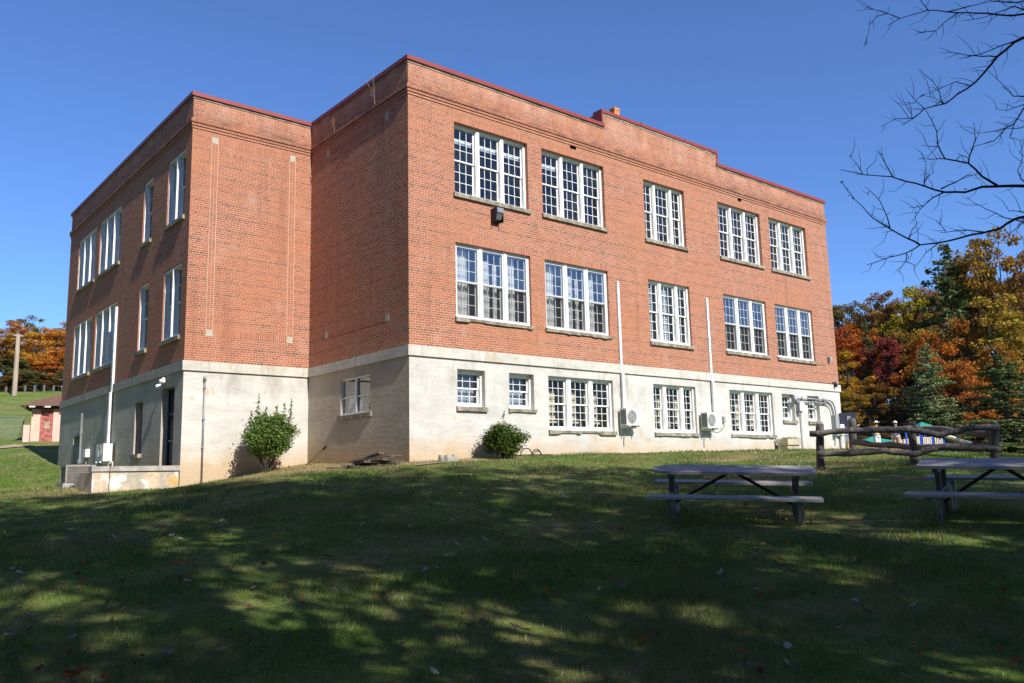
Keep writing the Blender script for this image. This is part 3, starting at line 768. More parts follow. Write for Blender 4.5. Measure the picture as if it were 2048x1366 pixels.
dA = line_duct([(8.45, -.30, 2.86, .004), (8.45, -1.52, -.302, .062)], WA, 'tall white pipe cover climbing from the nearer wall-mounted air conditioner on the long sunlit front')
dB = line_duct([(13.36, -.30, 2.86, .004), (13.36, -1.52, -.302, .062)], WA, 'tall white pipe cover climbing from the farther wall-mounted air conditioner on the long sunlit front')
dC = line_duct([(13.42, -.30, 2.86, .004), (13.42, -2.2, -.302, .062)], WL, 'tall white pipe cover on the shaded left side beside the glass door', wd=.16)


MAT['acgrey2'] = plain('fan_shadow_grey', (.12, .12, .125), .6, var=.2)


def mini_split(W_, u, z, label, ww=.70, hh=.57, dd=.30, gap=.10):
    root = empty('outdoor_air_conditioner', W_.p(u, z, gap), label, 'air conditioner', 'small air conditioners hung on the walls')
    mb = MB(); W_.box(mb, u - ww / 2, u + ww / 2, z, z + hh, gap, gap + dd); mb.build('casing', MAT['acw'], root, bevel=.02)
    us = -1 if W_ is WA else 1   # side towards the camera carries the fins
    g = MB()
    for k in range(13):
        zz = z + .05 + k * .037; ux = u + us * (ww / 2 + .003)
        W_.box(g, ux - .004, ux + .004, zz, zz + .02, gap + .03, gap + dd - .03)
    g.build('side_grille', MAT['dark'], root)
    c = W_.p(u - .09, z + hh / 2, gap + dd + .004); q = MB()
    ax = 'y' if W_ is WA else 'x'
    R_ = .225
    n = 28; cen = Vector(c); uu, nn = W_.u, W_.n
    rg = MB(); rg.quad([tuple(cen + uu * R_ * math.cos(2 * math.pi * k / n) * (1 if not W_.flip else -1) + Vector((0, 0, R_ * math.sin(2 * math.pi * k / n)))) for k in range(n)])
    rg.build('fan_recess', MAT['acgrey2'], root)
    fg = MB()
    for rr in (.04, .08, .12, .155, .19, .222):
        fg.tube([tuple(cen + nn * .012 + uu * rr * math.cos(2 * math.pi * k / 24) + Vector((0, 0, rr * math.sin(2 * math.pi * k / 24)))) for k in range(25)], .0042, 4, False)
    for k in range(10):
        a = 2 * math.pi * k / 10; dv = uu * math.cos(a) + Vector((0, 0, math.sin(a))); fg.tube([cen + nn * .01 + dv * .03, cen + nn * .01 + dv * .225], .004, 4)
    fg.build('fan_guard', MAT['acw'], root)
    br = MB()
    for s in (-.25, .25):
        W_.box(br, u + s - .02, u + s + .02, z - .045, z - .004, .004, gap + dd + .06); W_.box(br, u + s - .02, u + s + .02, z - .26, z - .045, .004, .035)
    W_.box(br, u - ww / 2 + .01, u + ww / 2 + .05, z - .085, z - .046, .15, .19)
    br.build('bracket', MAT['acw'], root)
    hs = MB(); hs.tube([W_.p(u - .12, z - .02, .12), W_.p(u - .1, z - .2, .08), W_.p(u - .13, z - .5, .03), W_.p(u - .12, z - .68, .02)], .012, 6); hs.build('drain_hose', MAT['acgrey'], root)
    return root


mini_split(WA, 8.58, -2.08, 'white wall-hung air conditioner with round fan, nearer of the two on the long sunlit front')
mini_split(WA, 12.86, -2.09, 'white wall-hung air conditioner with round fan, farther of the two, beside a grey switch box', .66)
mini_split(WL, 13.25, -2.80, 'white wall-hung air conditioner above the low wall on the shaded left side', .95, .62)
# isolator switches
ib = empty('switch_box', WA.p(13.98, -1.75, 0), 'small grey switch box with curved cable right of the farther white air conditioner', 'switch box')
m = MB(); WA.box(m, 13.93, 14.05, -1.85, -1.62, .004, .07); m.build('box', MAT['greybox'], ib, bevel=.008)
m = MB(); m.tube([WA.p(13.98, -1.85, .04), WA.p(13.97, -2.0, .05), WA.p(13.85, -2.09, .07), WA.p(13.6, -2.09, .16), WA.p(13.2, -2.02, .2)], .013, 6); m.build('cable', MAT['acgrey'], ib)
# flood lamp under the first top-floor window
fl_ = empty('wall_lamp', WA.p(3.15, 4.2, 0), 'grey weathered flood lamp bracketed under the nearest top-floor window', 'lamp')
m = MB(); WA.box(m, 3.0, 3.24, 4.27, 4.42, .02, .30); m.build('hood', MAT['galv'], fl_, bevel=.02)
m = MB(); P = [WA.p(3.0, 4.27, .04), WA.p(3.24, 4.27, .04), WA.p(3.24, 4.27, .28), WA.p(3.0, 4.27, .28)]; Q = [WA.p(3.03, 4.03, .06), WA.p(3.21, 4.03, .06), WA.p(3.21, 4.07, .2), WA.p(3.03, 4.07, .2)]
for k in range(4): m.quad([P[k], P[(k + 1) % 4], Q[(k + 1) % 4], Q[k]])
m.quad(Q); m.build('lens', MAT['acgrey2'], fl_)
m = MB(); WA.box(m, 2.97, 2.99, 4.0, 4.42, .004, .26); WA.box(m, 3.25, 3.27, 4.0, 4.4, .004, .26); WA.box(m, 2.99, 3.25, 4.0, 4.02, .004, .1); m.tube([WA.p(3.2, 4.0, .05), WA.p(3.2, 3.93, .03)], .012, 6); m.build('bracket', MAT['dark'], fl_)
# twin security lamp over the glass door
tl_ = empty('security_lamp', WL.p(7.7, -.5, 0), 'white twin security lamp above the glass door on the shaded left side', 'lamp')
m = MB(); m.lathe(WL.p(7.6, -.42, .06), [(0, -.07), (.05, -.06), (.06, 0), (.05, .05), (0, .06)], 12, axis='x'); m.build('base', MAT['vinyl'], tl_, smooth=True)
for dy, dz in ((-.16, .0), (.16, -.13)):
    m = MB(); c = Vector(WL.p(7.6 + dy, -.5 + dz, .16)); m.lathe(c, [(.0, -.09), (.05, -.09), (.075, .0), (.085, .06), (.07, .07), (0, .05)], 14, axis='x'); m.tube([c, Vector(WL.p(7.6, -.42, .06))], .02, 6); m.build('lamp_head', MAT['vinyl'], tl_, smooth=True)
# thin down conduit on the white left wing
m = MB(); m.tube([WB.p(-3.42, -.46, .05), WB.p(-3.42, -3.66, .05)], .026, 8)
for z in (-.8, -1.75, -2.6): m.tube([WB.p(-3.42, z - .03, .05), WB.p(-3.42, z + .03, .05)], .036, 8)
m.lathe(WB.p(-3.42, -.52, .05), [(0, -.08), (.045, -.08), (.045, .06), (0, .08)], 8)
tag(m.build('conduit', MAT['galv'], None, smooth=True), 'thin grey vertical conduit on the white wall of the left wing', 'conduit')
# grey conduit and white sensor box on shaded side
m = MB(); m.tube([WL.p(17.45, -.78, .06), WL.p(17.45, -1.5, .06), WL.p(17.42, -2.62, .06)], .05, 8); m.tube([WL.p(17.45, -1.45, .06), WL.p(17.45, -1.62, .06)], .065, 8); m.lathe(WL.p(17.42, -2.66, .07), [(0, -.1), (.09, -.1), (.09, .06), (0, .06)], 8)
tag(m.build('conduit', MAT['galv'], None), 'short grey conduit beside the far white door on the shaded left side', 'conduit')
wb = empty('meter_box', WL.p(16.4, -2.4, 0), 'small white meter box with pipes left of the white air conditioner on the shaded side', 'meter')
m = MB(); WL.box(m, 16.2, 16.6, -2.55, -2.24, .01, .16); m.build('box', MAT['vinyl'], wb, bevel=.02)
m = MB(); m.tube([WL.p(16.4, -2.55, .08), WL.p(16.4, -2.9, .08), WL.p(15.3, -2.85, .1), WL.p(14.0, -2.78, .14)], .022, 6); m.build('pipe', MAT['acgrey'], wb)
# conduits, meter and boxes, right end of the front
cr = empty('conduit_run', WA.p(20.4, -.8, 0), 'pair of galvanised conduits bending across the small windows at the far right end', 'conduit')
for dz, x1 in ((0, 21.95), (-.14, 21.72)):
    z = -.72 + dz; m = MB()
    m.tube([WA.p(18.8, z, .09), WA.p(x1 - .45, z, .09)] + [WA.p(x1 - .45 + .45 * math.sin(a), z - .45 * (1 - math.cos(a)), .09) for a in (.4, .8, 1.2, 1.57)] + [WA.p(x1, -1.36, .09)], .032, 8)
    for u in (19.4, 20.4, 21.1): WA.box(m, u, u + .04, z - .07, z + .07, .002, .10)
    m.build('conduit', MAT['galv'], cr, smooth=True)
m = MB(); m.lathe(WA.p(18.82, -.78, .10), [(0, -.14), (.09, -.13), (.12, 0), (.08, .12), (0, .14)], 10); m.build('weather_head', MAT['galv'], cr, smooth=True)
mt = empty('electric_meter', WA.p(19.2, -1.1, 0), 'grey and white electric meter box with a pipe to the ground between two small windows', 'meter')
m = MB(); WA.box(m, 19.02, 19.36, -1.27, -.90, .004, .20); m.build('box', MAT['acw'], mt, bevel=.012)
m = MB(); WA.box(m, 18.985, 19.018, -1.27, -.92, .004, .18); WA.box(m, 19.03, 19.16, -1.42, -1.275, .02, .12); m.build('side_plate', MAT['greybox'], mt)
m = MB(); m.tube([WA.p(19.25, -1.27, .1), WA.p(19.25, -2.95, .1)], .04, 8); m.tube([WA.p(19.25, -2.0, .1), WA.p(19.25, -2.05, .1)], .05, 8); m.build('pipe', MAT['vinyl'], mt)
pb = empty('electrical_cabinet', WA.p(21.9, -1.7, 0), 'tall grey electric cabinet with white box at the far right corner', 'cabinet')
m = MB(); WA.box(m, 21.70, 21.99, -2.25, -1.37, .004, .22); m.build('cabinet', MAT['greybox'], pb, bevel=.015)
m = MB(); WA.box(m, 22.05, 22.42, -2.2, -1.75, .06, .22); m.build('white_box', MAT['vinyl'], pb, bevel=.015)
m = MB(); WA.box(m, 21.8, 21.88, -2.6, -2.26, .01, .1); m.tube([WA.p(22.3, -2.2, .1), WA.p(22.3, -2.95, .1)], .09, 8); m.build('pipe', MAT['acw'], pb)
m = MB(); WA.box(m, 21.78, 21.96, 1.02, 1.2, .004, .14); m.tube([WA.p(21.85, 1.02, .03), WA.p(21.6, .85, .02), WA.p(21.2, .8, .02), WA.p(20.95, .86, .02)], .008, 5)
tag(m.build('alarm_box', MAT['greybox'], None), 'little grey box on brick near the far right edge at middle storey', 'alarm box')
sc_ = empty('security_camera', WA.p(22.1, .05, 0), 'small black camera on the brick edge at the far right corner', 'camera')
m = MB(); m.lathe(WA.p(22.1, -.02, .14), [(0, -.1), (.05, -.1), (.07, 0), (.05, .08), (0, .08)], 10); m.build('body', MAT['dark'], sc_, smooth=True)
m = MB(); WA.box(m, 22.04, 22.18, .05, .12, .004, .2); m.build('bracket', MAT['greybox'], sc_)
# cast planter
pl = empty('planter', (18.0, -.45, -2.9), 'pale rough concrete planter of low green weeds against the wall at the far right', 'planter')
m = MB(); x0 = 17.25
for z0, z1, e_ in ((-2.95, -2.68, .06), (-2.68, -2.45, 0)): m.box(x0 + e_, x0 + .95 - e_, -.62 + e_, -.06 - e_, z0, z1)
m.build('trough', MAT['lowwall'], pl, bevel=.03)
m = MB()
for k in range(160):
    x, y = x0 + random.random() * .95, -.62 + random.random() * .55; a = random.random() * 6.28; hh = .05 + random.random() * .1
    m.quad([(x, y, -2.46), (x + .02 * math.cos(a), y + .02 * math.sin(a), -2.46), (x + .03 * math.sin(a), y, -2.46 + hh)], [(random.random(), random.random())] * 3)
wd = m.build('weeds', MAT['bush'], pl); wd.color = (.10, .16, .04, 1)

# low wall by the side door
lw = empty('low_wall', (-5.2, 6.2, -3.8), 'low lichen-stained concrete wall with grey cap in front of the side door', 'wall')
m = MB(); m.box(-6.42, -5.985, 6.02, 6.26, -4.4, -3.26); m.box(-5.96, -4.075, 6.03, 6.27, -4.4, -3.26); m.build('wall', MAT['lowwall'], lw, bevel=.012)
m = MB(); m.box(-6.45, -5.985, 5.98, 6.30, -3.258, -3.12); m.box(-5.965, -4.06, 5.98, 6.30, -3.258, -3.118); m.build('cap', plain('grey_cap_concrete', (.40, .375, .34), .9, var=.4, scale=4, bump=.5), lw, bevel=.015)
m = MB(); m.box(-6.42, -6.2, 6.26, 8.0, -4.4, -3.28); m.build('return_wall', MAT['lowwall'], lw)
# condenser
ac = empty('condenser_unit', (-6.2, 8.8, -3.62), 'taupe louvred condenser unit on a grey pad left of the low wall', 'air conditioner')
m = MB(); m.box(-6.62, -5.78, 8.4, 9.2, -3.95, -3.55); m.build('pad', plain('grey_pad', (.34, .34, .34), .9, var=.2), ac, bevel=.015)
m = MB(); m.box(-6.5, -5.92, 8.52, 9.08, -3.545, -3.06); m.build('core', MAT['dark'], ac)
m = MB(); bx = (-6.53, -5.89, 8.49, 9.11)
for k in range(21):
    x = bx[0] + .03 + k * (bx[1] - bx[0] - .06) / 20; m.box(x - .006, x + .006, bx[2] - .006, bx[2] + .012, -3.53, -3.08)
    y = bx[2] + .03 + k * (bx[3] - bx[2] - .06) / 20; m.box(bx[0] - .006, bx[0] + .012, y - .006, y + .006, -3.53, -3.08)
for k in range(9): z = -3.52 + k * .054; m.box(bx[0] - .01, bx[1] + .01, bx[2] - .01, bx[2] + .014, z, z + .012); m.box(bx[0] - .011, bx[0] + .013, bx[2], bx[3], z, z + .012)
m.build('louvre_panel', MAT['acgrey'], ac)
m = MB(); m.box(bx[0] - .02, bx[1] + .02, bx[2] - .02, bx[3] + .02, -3.075, -3.01)
for x in (bx[0], bx[1]):
    for y in (bx[2], bx[3]): m.box(x - .02, x + .02, y - .02, y + .02, -3.545, -3.08)
m.build('frame', MAT['acgrey'], ac, bevel=.008)
m = MB(); m.lathe((-6.21, 8.8, -3.008), [(.26, 0), (.24, .02), (.1, .03), (0, .03)], 20); m.build('fan_guard', MAT['dark'], ac)
m = MB(); m.box(-5.86, -5.72, 8.45, 8.6, -3.2, -3.02); m.tube([(-5.8, 8.5, -3.2), (-5.78, 8.5, -3.6)], .025, 6); m.build('switch_box', MAT['greybox'], ac)


# ------------------------------------------------------------------ shrubs
def leaf_quads(C_, size, n_up=.4, uvr=None, fold=.25):
    """array of bent leaf quads at centres C_; returns mesh arrays"""
    n = len(C_); d = rng.normal(size=(n, 3)); d[:, 2] *= .6; d /= np.linalg.norm(d, axis=1)[:, None]
    up = rng.normal(size=(n, 3)); up[:, 2] += n_up * 2; s = np.cross(d, up); s /= np.linalg.norm(s, axis=1)[:, None]; nn = np.cross(s, d)
    sz = size * rng.uniform(.6, 1.35, n)[:, None]
    a = C_ - d * sz; b = C_ + d * sz; l = C_ + s * sz * .55 + nn * sz * fold * .5; r = C_ - s * sz * .55 + nn * sz * fold * .5
    V = np.stack([a, r, b, l], 1).reshape(-1, 3); ru = rng.random(n); rv = rng.random(n)
    UV = np.repeat(np.stack([ru, rv], -1)[:, None], 4, 1).reshape(-1, 2)
    return V, UV


def quads_mesh(name, V, UV, mat, k=4):
    me = bpy.data.meshes.new(name); n = len(V) // k
    me.vertices.add(len(V)); me.vertices.foreach_set('co', V.astype('f').ravel())
    me.loops.add(len(V)); me.loops.foreach_set('vertex_index', np.arange(len(V), dtype='i')); me.polygons.add(n)
    me.polygons.foreach_set('loop_start', np.arange(n, dtype='i') * k); me.polygons.foreach_set('loop_total', np.full(n, k, 'i')); me.update(calc_edges=True)
    ul = me.uv_layers.new(name='UVMap'); ul.data.foreach_set('uv', UV.astype('f').ravel()); me.materials.append(mat); me.update(); return me


def shrub(name, loc, rx, rz, cz, n, size, color, label, sprigs=(), lean=0., nst=9):
    root = empty(name, loc, label, 'shrub'); C_ = []
    nb = 46
    for k in range(nb):
        d = rng.normal(size=3); d /= np.linalg.norm(d); d[2] = d[2] * .95
        c = d * np.array([rx, rx, rz]) * rng.uniform(.52, .96); c[2] += cz; c[0] += lean * c[2]
        q = rng.normal(size=(n // nb, 3)) * np.array([rx, rx, rz]) * .125 + c; C_.append(q)
    q = rng.normal(size=(n // 3, 3)); q /= np.linalg.norm(q, axis=1)[:, None]; q *= np.array([rx, rx, rz]) * (rng.random((len(q), 1)) ** .5) * .9; q[:, 2] += cz; q[:, 0] += lean * q[:, 2]; C_.append(q)
    for (x, y, z0, z1) in sprigs:
        k = int((z1 - z0) * 90); t = rng.random(k); c = np.stack([x + .05 * t, np.full(k, y), z0 + (z1 - z0) * t], -1) + rng.normal(size=(k, 3)) * (.055 * (1.15 - t))[:, None]; C_.append(c)
    C_ = np.concatenate(C_); C_ = C_[C_[:, 2] > .03]
    V, UV = leaf_quads(C_, size)
    o = local('foliage', quads_mesh('foliage', V, UV, MAT['bush']), root); o.color = (*color, 1)
    m = MB()
    for k in range(nst):
        a = 2 * math.pi * k / nst + random.random(); r0 = rx * random.uniform(.45, .85); zt = cz + rz * random.uniform(-.3, .6)
        m.tube([(.04 * math.cos(a), .04 * math.sin(a), -.1), (r0 * .45 * math.cos(a), r0 * .45 * math.sin(a), zt * .45), (r0 * math.cos(a), r0 * math.sin(a), zt)], [.022, .016, .007], 6)
    for (x, y, z0, z1) in sprigs: m.tube([(x * .6, y * .6, z0 * .5), (x, y, z0), (x + .05, y, z1)], [.012, .008, .003], 5)
    local('stems', m.mesh('stems', MAT['bark']), root)
    return root


shrub('evergreen_shrub', (-1.95, 4.75, h(-1.95, 4.75)), .86, .72, 1.02, 10500, .037, (.125, .19, .048), 'tall leggy green shrub with upright sprigs in front of the white left wing', [(-.28, .1, 1.5, 2.35), (.25, 0, 1.5, 1.98), (.62, -.2, 1.45, 2.15), (.45, -.1, 1.5, 2.05), (0, .2, 1.5, 1.95), (-.55, 0, 1.4, 1.8), (.72, .1, 1.3, 1.9)], .06)
shrub('evergreen_shrub', (2.62, -.85, h(2.62, -.85)), .64, .54, .54, 7500, .031, (.075, .115, .027), 'round clipped green shrub against the wall below the two small windows', [(-.12, -.1, .95, 1.32), (-.5, 0, .6, .95)], 0, 7)

# board pile, stump, hose, leaning bar
gz = h(-1, .5)
bd = [(-1.25, .95, .05, 62, 1.5, 0), (-.8, .35, .05, 100, 1.6, 0), (-1.1, .7, .10, 75, 1.3, 2), (-.75, .1, .10, 112, 1.2, -2), (-1.0, .5, .15, 96, 1.5, 1), (-.85, .75, .15, 70, 1.1, -3), (-.95, .3, .21, 106, 1.4, 3), (-.8, .55, .25, 88, .9, 8), (-.7, .35, .27, 125, 1.2, -4), (-1.45, .2, .03, 118, 1.9, 0), (-1.2, 1.35, .04, 55, .8, 0)]
for k, (x, y, z, a, L, ti) in enumerate(bd):
    m = MB(); m.box(-L / 2, L / 2, -.075, .075, -.02, .02); o = m.build('old_board', MAT['board'], None, bevel=.004)
    o.location = (x, y, h(x, y) + z); o.rotation_euler = (rad(random.uniform(-6, 6)), rad(ti), rad(a))
    lab = {8: 'weathered board lying topmost across the heap of boards by the return wall', 9: 'longest weathered board lying flat on the grass in front of the board heap', 10: 'short pale board lying flat at the left end of the board heap'}.get(k, 'weathered grey board within the heap of boards by the return wall')
    tag(o, lab, 'board', 'boards heaped by the return wall')
st = empty('tree_stump', (.72, -.75, h(.72, -.75) - .03), 'low grey rotting tree stump on bare earth near the front corner', 'stump')
m = MB(); pr = [(random.uniform(.9, 1.1)) for _ in range(18)]
base = len(m.v); lv = [(.33, -.05), (.28, .06), (.27, .15), (.255, .19), (.18, .16), (0, .13)]
for r, z in lv:
    for k in range(18): a = 2 * math.pi * k / 18; rr = r * pr[k]; m.v.append((rr * math.cos(a), rr * .8 * math.sin(a), z + (.04 * math.sin(k * 1.7) if .1 < z < .2 and r > .2 else 0)))
for i_ in range(len(lv) - 1):
    for k in range(18): k2 = (k + 1) % 18; m.f.append((i_ * 18 + k, i_ * 18 + k2, i_ * 18 + 18 + k2, i_ * 18 + 18 + k)); m.uv += [(0, 0)] * 4; m.mi.append(0)
local('wood', m.mesh('wood', mat_wood('stump_wood', (.50, .46, .40), (.14, .12, .10), (9, 9, 1.5))), st)
m = MB()
for (x0, r, ph) in ((3.62, .26, 0), (4.02, .22, .5)):
    m.tube([(x0 + .25 + r * math.cos(a), -.28 - .1 * math.sin(a * .5), h(4, -.3) + .0 + r * .85 * math.sin(a)) for a in np.linspace(-.2, 3.4, 14)], .016, 6)
m.tube([(3.3, -.3, h(3.3, -.3) + .03), (3.7, -.4, h(3.7, -.4) + .03), (4.3, -.3, h(4.3, -.3) + .03), (4.9, -.35, h(4.9, -.35) + .03)], .016, 6)
m.tube([(4.35 + .16 * math.cos(a), -.3, h(4.3, -.3) + .02 + .12 * math.sin(a)) for a in np.linspace(0, 3.14, 10)], .014, 6)
tag(m.build('garden_hose', MAT['dark'], None, smooth=True), 'black hose looped on the ground right of the round shrub', 'hose')
bar = empty('leaning_bar', (-.35, 5.2, h(-.35, 5.2)), 'thin rusty bar leaning on the shaded return wall near the inner corner', 'bar')
m = MB(); z = h(-.35, 5.2); m.tube([(-.38, 5.3, z), (-.06, 4.75, z + .5)], .02, 6); m.build('shaft', MAT['board'], bar)
m = MB(); m.tube([(-.08, 4.8, z + .46), (-.05, 4.66, z + .54)], .035, 6); m.build('tip', MAT['dark'], bar)
# dry weeds on the cornice
for k, (y, zt, lab) in enumerate(((1.75, 1.0, 'tall dry weed with yellow leaves sprouting from the brick cornice'), (4.3, .45, 'short dry twig sprouting from the brick cornice near the inner corner'))):
    r_ = empty('dry_weed', (-.08, y, ZC), lab, 'weed'); m = MB()
    for q in range(5): a = random.uniform(-.5, .5); m.tube([(-.06, y, ZC - .01), (-.12, y + a * .3 * zt, ZC + .5 * zt), (-.16, y + a * zt * .7, ZC + zt * random.uniform(.7, 1))], [.008, .006, .003], 4)
    m.build('stems', plain('straw_%d' % k, (.42, .30, .22), .9), r_)
    V, UV = leaf_quads(np.array([(-.14, y, ZC)]) + rng.normal(size=(8, 3)) * np.array([.05, .25, .12]) * zt + np.array([0, 0, .5 * zt]), .04); o = bpy.data.objects.new('leaves', quads_mesh('leaves', V, UV, MAT['bush'])); COL.objects.link(o); o.parent = r_; o.matrix_parent_inverse = parent_inv(r_); o.color = (.26, .16, .05, 1)


# ------------------------------------------------------------------ picnic tables
def picnic_table(pl_, pr_, label, end):
    """pl_, pr_: ground points under the left and right leg pair"""
    a, b = Vector(pl_), Vector(pr_); mid = (a + b) / 2; X_ = (b - a).normalized(); Z_ = Vector((0, 0, 1)); Y_ = Z_.cross(X_).normalized(); q1, q2 = mid - Y_ * .8, mid + Y_ * .8; Y_ = Vector((Y_.x, Y_.y, (h(q2.x, q2.y) - h(q1.x, q1.y)) / 1.6 + .055)).normalized(); Z_ = X_.cross(Y_)
    root = bpy.data.objects.new('picnic_table', None); COL.objects.link(root)
    root.matrix_world = Matrix(((X_.x, Y_.x, Z_.x, mid.x), (X_.y, Y_.y, Z_.y, mid.y), (X_.z, Y_.z, Z_.z, mid.z), (0, 0, 0, 1)))
    tag(root, label, 'picnic table', 'picnic tables on the lawn'); hl_ = (b - a).length / 2
    L = hl_ + .30
    def part(mb, nm, mt, bev=.006):
        o = local(nm, mb.mesh(nm, mt), root)
        if bev: q = o.modifiers.new('bevel', 'BEVEL'); q.width = bev; q.segments = 2; q.limit_method = 'ANGLE'
        return o
    for k in range(5):      # planks of the top, corners cut at the ends
        y0 = -.40 + k * .161; y1 = y0 + .155; mb = MB()
        def cut(y):
            t = max(0, abs(y) - .10) / .28
            return (L - .26 * t * t, L - .04 * t) if end == 'round' else (L - .07 * (1 - (y + .37) / .74) , L)
        P = [(-cut(y0)[0], y0), (cut(y0)[1], y0), (cut(y1)[1], y1), (-cut(y1)[0], y1)]
        lo = [(x, y, .735) for x, y in P]; up = [(x, y, .775) for x, y in P]
        mb.quad(lo[::-1]); mb.quad(up)
        for q in range(4): mb.quad([lo[q], lo[(q + 1) % 4], up[(q + 1) % 4], up[q]])
        part(mb, 'plank', MAT['plank'])
    for s in (-1, 1):
        mb = MB(); c = s * .74; mb.box(-L - .02, L + .02, c - .125, c - .004, .425, .463); mb.box(-L - .02, L + .02, c + .004, c + .125, .425, .463); part(mb, 'bench', MAT['plank'])
    for x in (-hl_, hl_):
        for s in (-1, 1):
            mb = MB(); mb.tube([(x, s * .20, .70), (x, s * .20, .25), (x, s * .24, -.12)], .038, 10); part(mb, 'leg', MAT['tleg'], 0)
            mb = MB(); mb.tube([(x + .05, s * .60, .42), (x + .05, s * .56, .2), (x + .05, s * .50, -.12)], .032, 8); part(mb, 'bench_leg', MAT['tleg2'], 0)
        mb = MB(); mb.box(x - .035, x + .035, -.36, .36, .675, .733); mb.box(x - .035, x + .035, -.86, .86, .375, .424); part(mb, 'cross_bar', MAT['tleg'])
        mb = MB(); mb.tube([(x * .98, 0, .22), (x * .04, 0, .715)], .024, 8); mb.tube([(x, -.2, .22), (x, .2, .22)], .022, 6); part(mb, 'brace', MAT['dark'], 0)
    return root


MAT['tleg'] = plain('dark_steel_tube', (.09, .088, .08), .5, .2, var=.3); MAT['tleg2'] = plain('worn_steel_tube', (.30, .31, .31), .45, .4, var=.5, scale=5)
for pa_, pb_, lb, en in (((1345, 1028, 14), (1592, 1030, 14), 'grey wooden picnic table with one rounded end, standing whole in the frame', 'round'), ((1888, 1024, 13.7), (2140, 1024, 13.5), 'grey wooden picnic table cut off by the right edge of the photo', 'cut')):
    p1, p2 = at(*pa_), at(*pb_); p1[2], p2[2] = h(p1[0], p1[1]), h(p2[0], p2[1])
    picnic_table(p1, p2, lb, en)


# ------------------------------------------------------------------ rustic fence
def log(pts, r, seed, n=10):
    rr = random.Random(seed); P = []; R_ = []
    for a, b in zip(pts[:-1], pts[1:]):
        for k in range(4): P.append(Vector(a).lerp(Vector(b), k / 4)); R_.append(r * rr.uniform(.86, 1.12))
    P.append(Vector(pts[-1])); R_.append(r * .95)
    P = [p + Vector((rr.uniform(-.012, .012), rr.uniform(-.012, .012), rr.uniform(-.016, .016))) for p in P]
    return P, R_


fA = empty('log_fence', at(1828, 930, 22), 'near run of rustic log fence with two wavy rails behind the picnic tables', 'fence')
for (px, yt, yb, D) in ((1641, 847, 943, 22), (1827, 842, 930, 22.2), (1991, 844, 932, 22.4)):
    m = MB(); p = at(px, yb, D); q = at(px - (4 if px > 1800 else 2), yt, D); p[2] = h(p[0], p[1]) - .25; P, R_ = log([p, (p + q) / 2, q], .095, px); m.tube(P, R_, 9); m.build('post', MAT['logpost'], fA, smooth=True)
for k, pts in enumerate(([(1620, 868), (1700, 862), (1760, 859), (1826, 859)], [(1822, 859), (1845, 863), (1875, 870), (1905, 864), (1940, 857), (2000, 855)], [(1634, 909), (1700, 906), (1770, 902), (1822, 906)], [(1820, 911), (1850, 902), (1880, 894), (1930, 896), (2003, 898)])):
    m = MB(); n_ = len(pts); P, R_ = log([at(x, y, 21.9 + .3 * (x - 1620) / 380 - .14) for x, y in pts], .074, 40 + k); m.tube(P, R_, 9); m.build('rail', MAT['log'], fA, smooth=True)
fB = empty('log_fence', at(1705, 900, 30), 'far run of rustic log fence with thick dark rails, seen through the near run', 'fence')
for (px, yt, yb, D) in ((1705, 838, 903, 30), (1985, 850, 915, 24.5)):
    m = MB(); p = at(px, yb, D); q = at(px, yt, D); p[2] = h(p[0], p[1]) - .25; P, R_ = log([p, (p + q) / 2, q], .105, px + 5); m.tube(P, R_, 9); m.build('post', MAT['logpost'], fB, smooth=True)
for k, pts in enumerate(([(1700, 861), (1760, 860), (1830, 859), (1885, 859), (1910, 863), (1985, 868)], [(1702, 884), (1760, 890), (1830, 893), (1900, 894), (1985, 896)])):
    m = MB(); P, R_ = log([at(x, y, 29.8 - 5.3 * (x - 1700) / 285) for x, y in pts], .095, 60 + k); m.tube(P, R_, 9); m.build('rail', MAT['log'], fB, smooth=True)

# dark cabinet on posts
nb_ = empty('notice_cabinet', at(1693, 900, 40), 'dark blue-grey cabinet on two black posts with small white marks at the building corner', 'cabinet')
D = 40; c0, c1 = at(1679, 826, D), at(1712, 826, D); zt, zb_ = c0[2], at(1695, 853, D)[2]; ux = Vector(c1 - c0).normalized(); uy = Vector((-ux.y, ux.x, 0)); ln = Vector(c1 - c0).length
Mx = Matrix(((ux.x, uy.x, 0, c0[0]), (ux.y, uy.y, 0, c0[1]), (0, 0, 1, 0), (0, 0, 0, 1)))
m = MB(); m.box(0, ln, 0, .55, zb_, zt, M=Mx); m.build('casing', plain('slate_enamel', (.045, .05, .075), .45, var=.15), nb_, bevel=.015)
m = MB()
for k, (x, z, a, b) in enumerate(((.46, .64, .018, .12), (.51, .70, .06, .016), (.51, .63, .05, .016), (.46, .50, .016, .06), (.51, .56, .05, .016), (.58, .50, .016, .05), (.60, .66, .016, .08))): m.box(ln * x, ln * x + a, -.006, -.002, zb_ + (zt - zb_) * z - b / 2, zb_ + (zt - zb_) * z + b / 2, M=Mx)
m.build('white_marks', MAT['vinyl'], nb_)
for x in (.42, .72):
    m = MB(); m.box(ln * x, ln * x + .07, .2, .27, h(c0[0], c0[1]) - .2, zb_, M=Mx); m.build('post', MAT['dark'], nb_)
# ------------------------------------------------------------------ playground
blue = plain('blue_plastic', (.03, .09, .52), .4, var=.1); tanp = plain('tan_plastic', (.60, .53, .40), .45, var=.08); green = plain('green_roof', (.04, .28, .20), .45, var=.1); ora = plain('orange_plastic', (.45, .17, .04), .5)


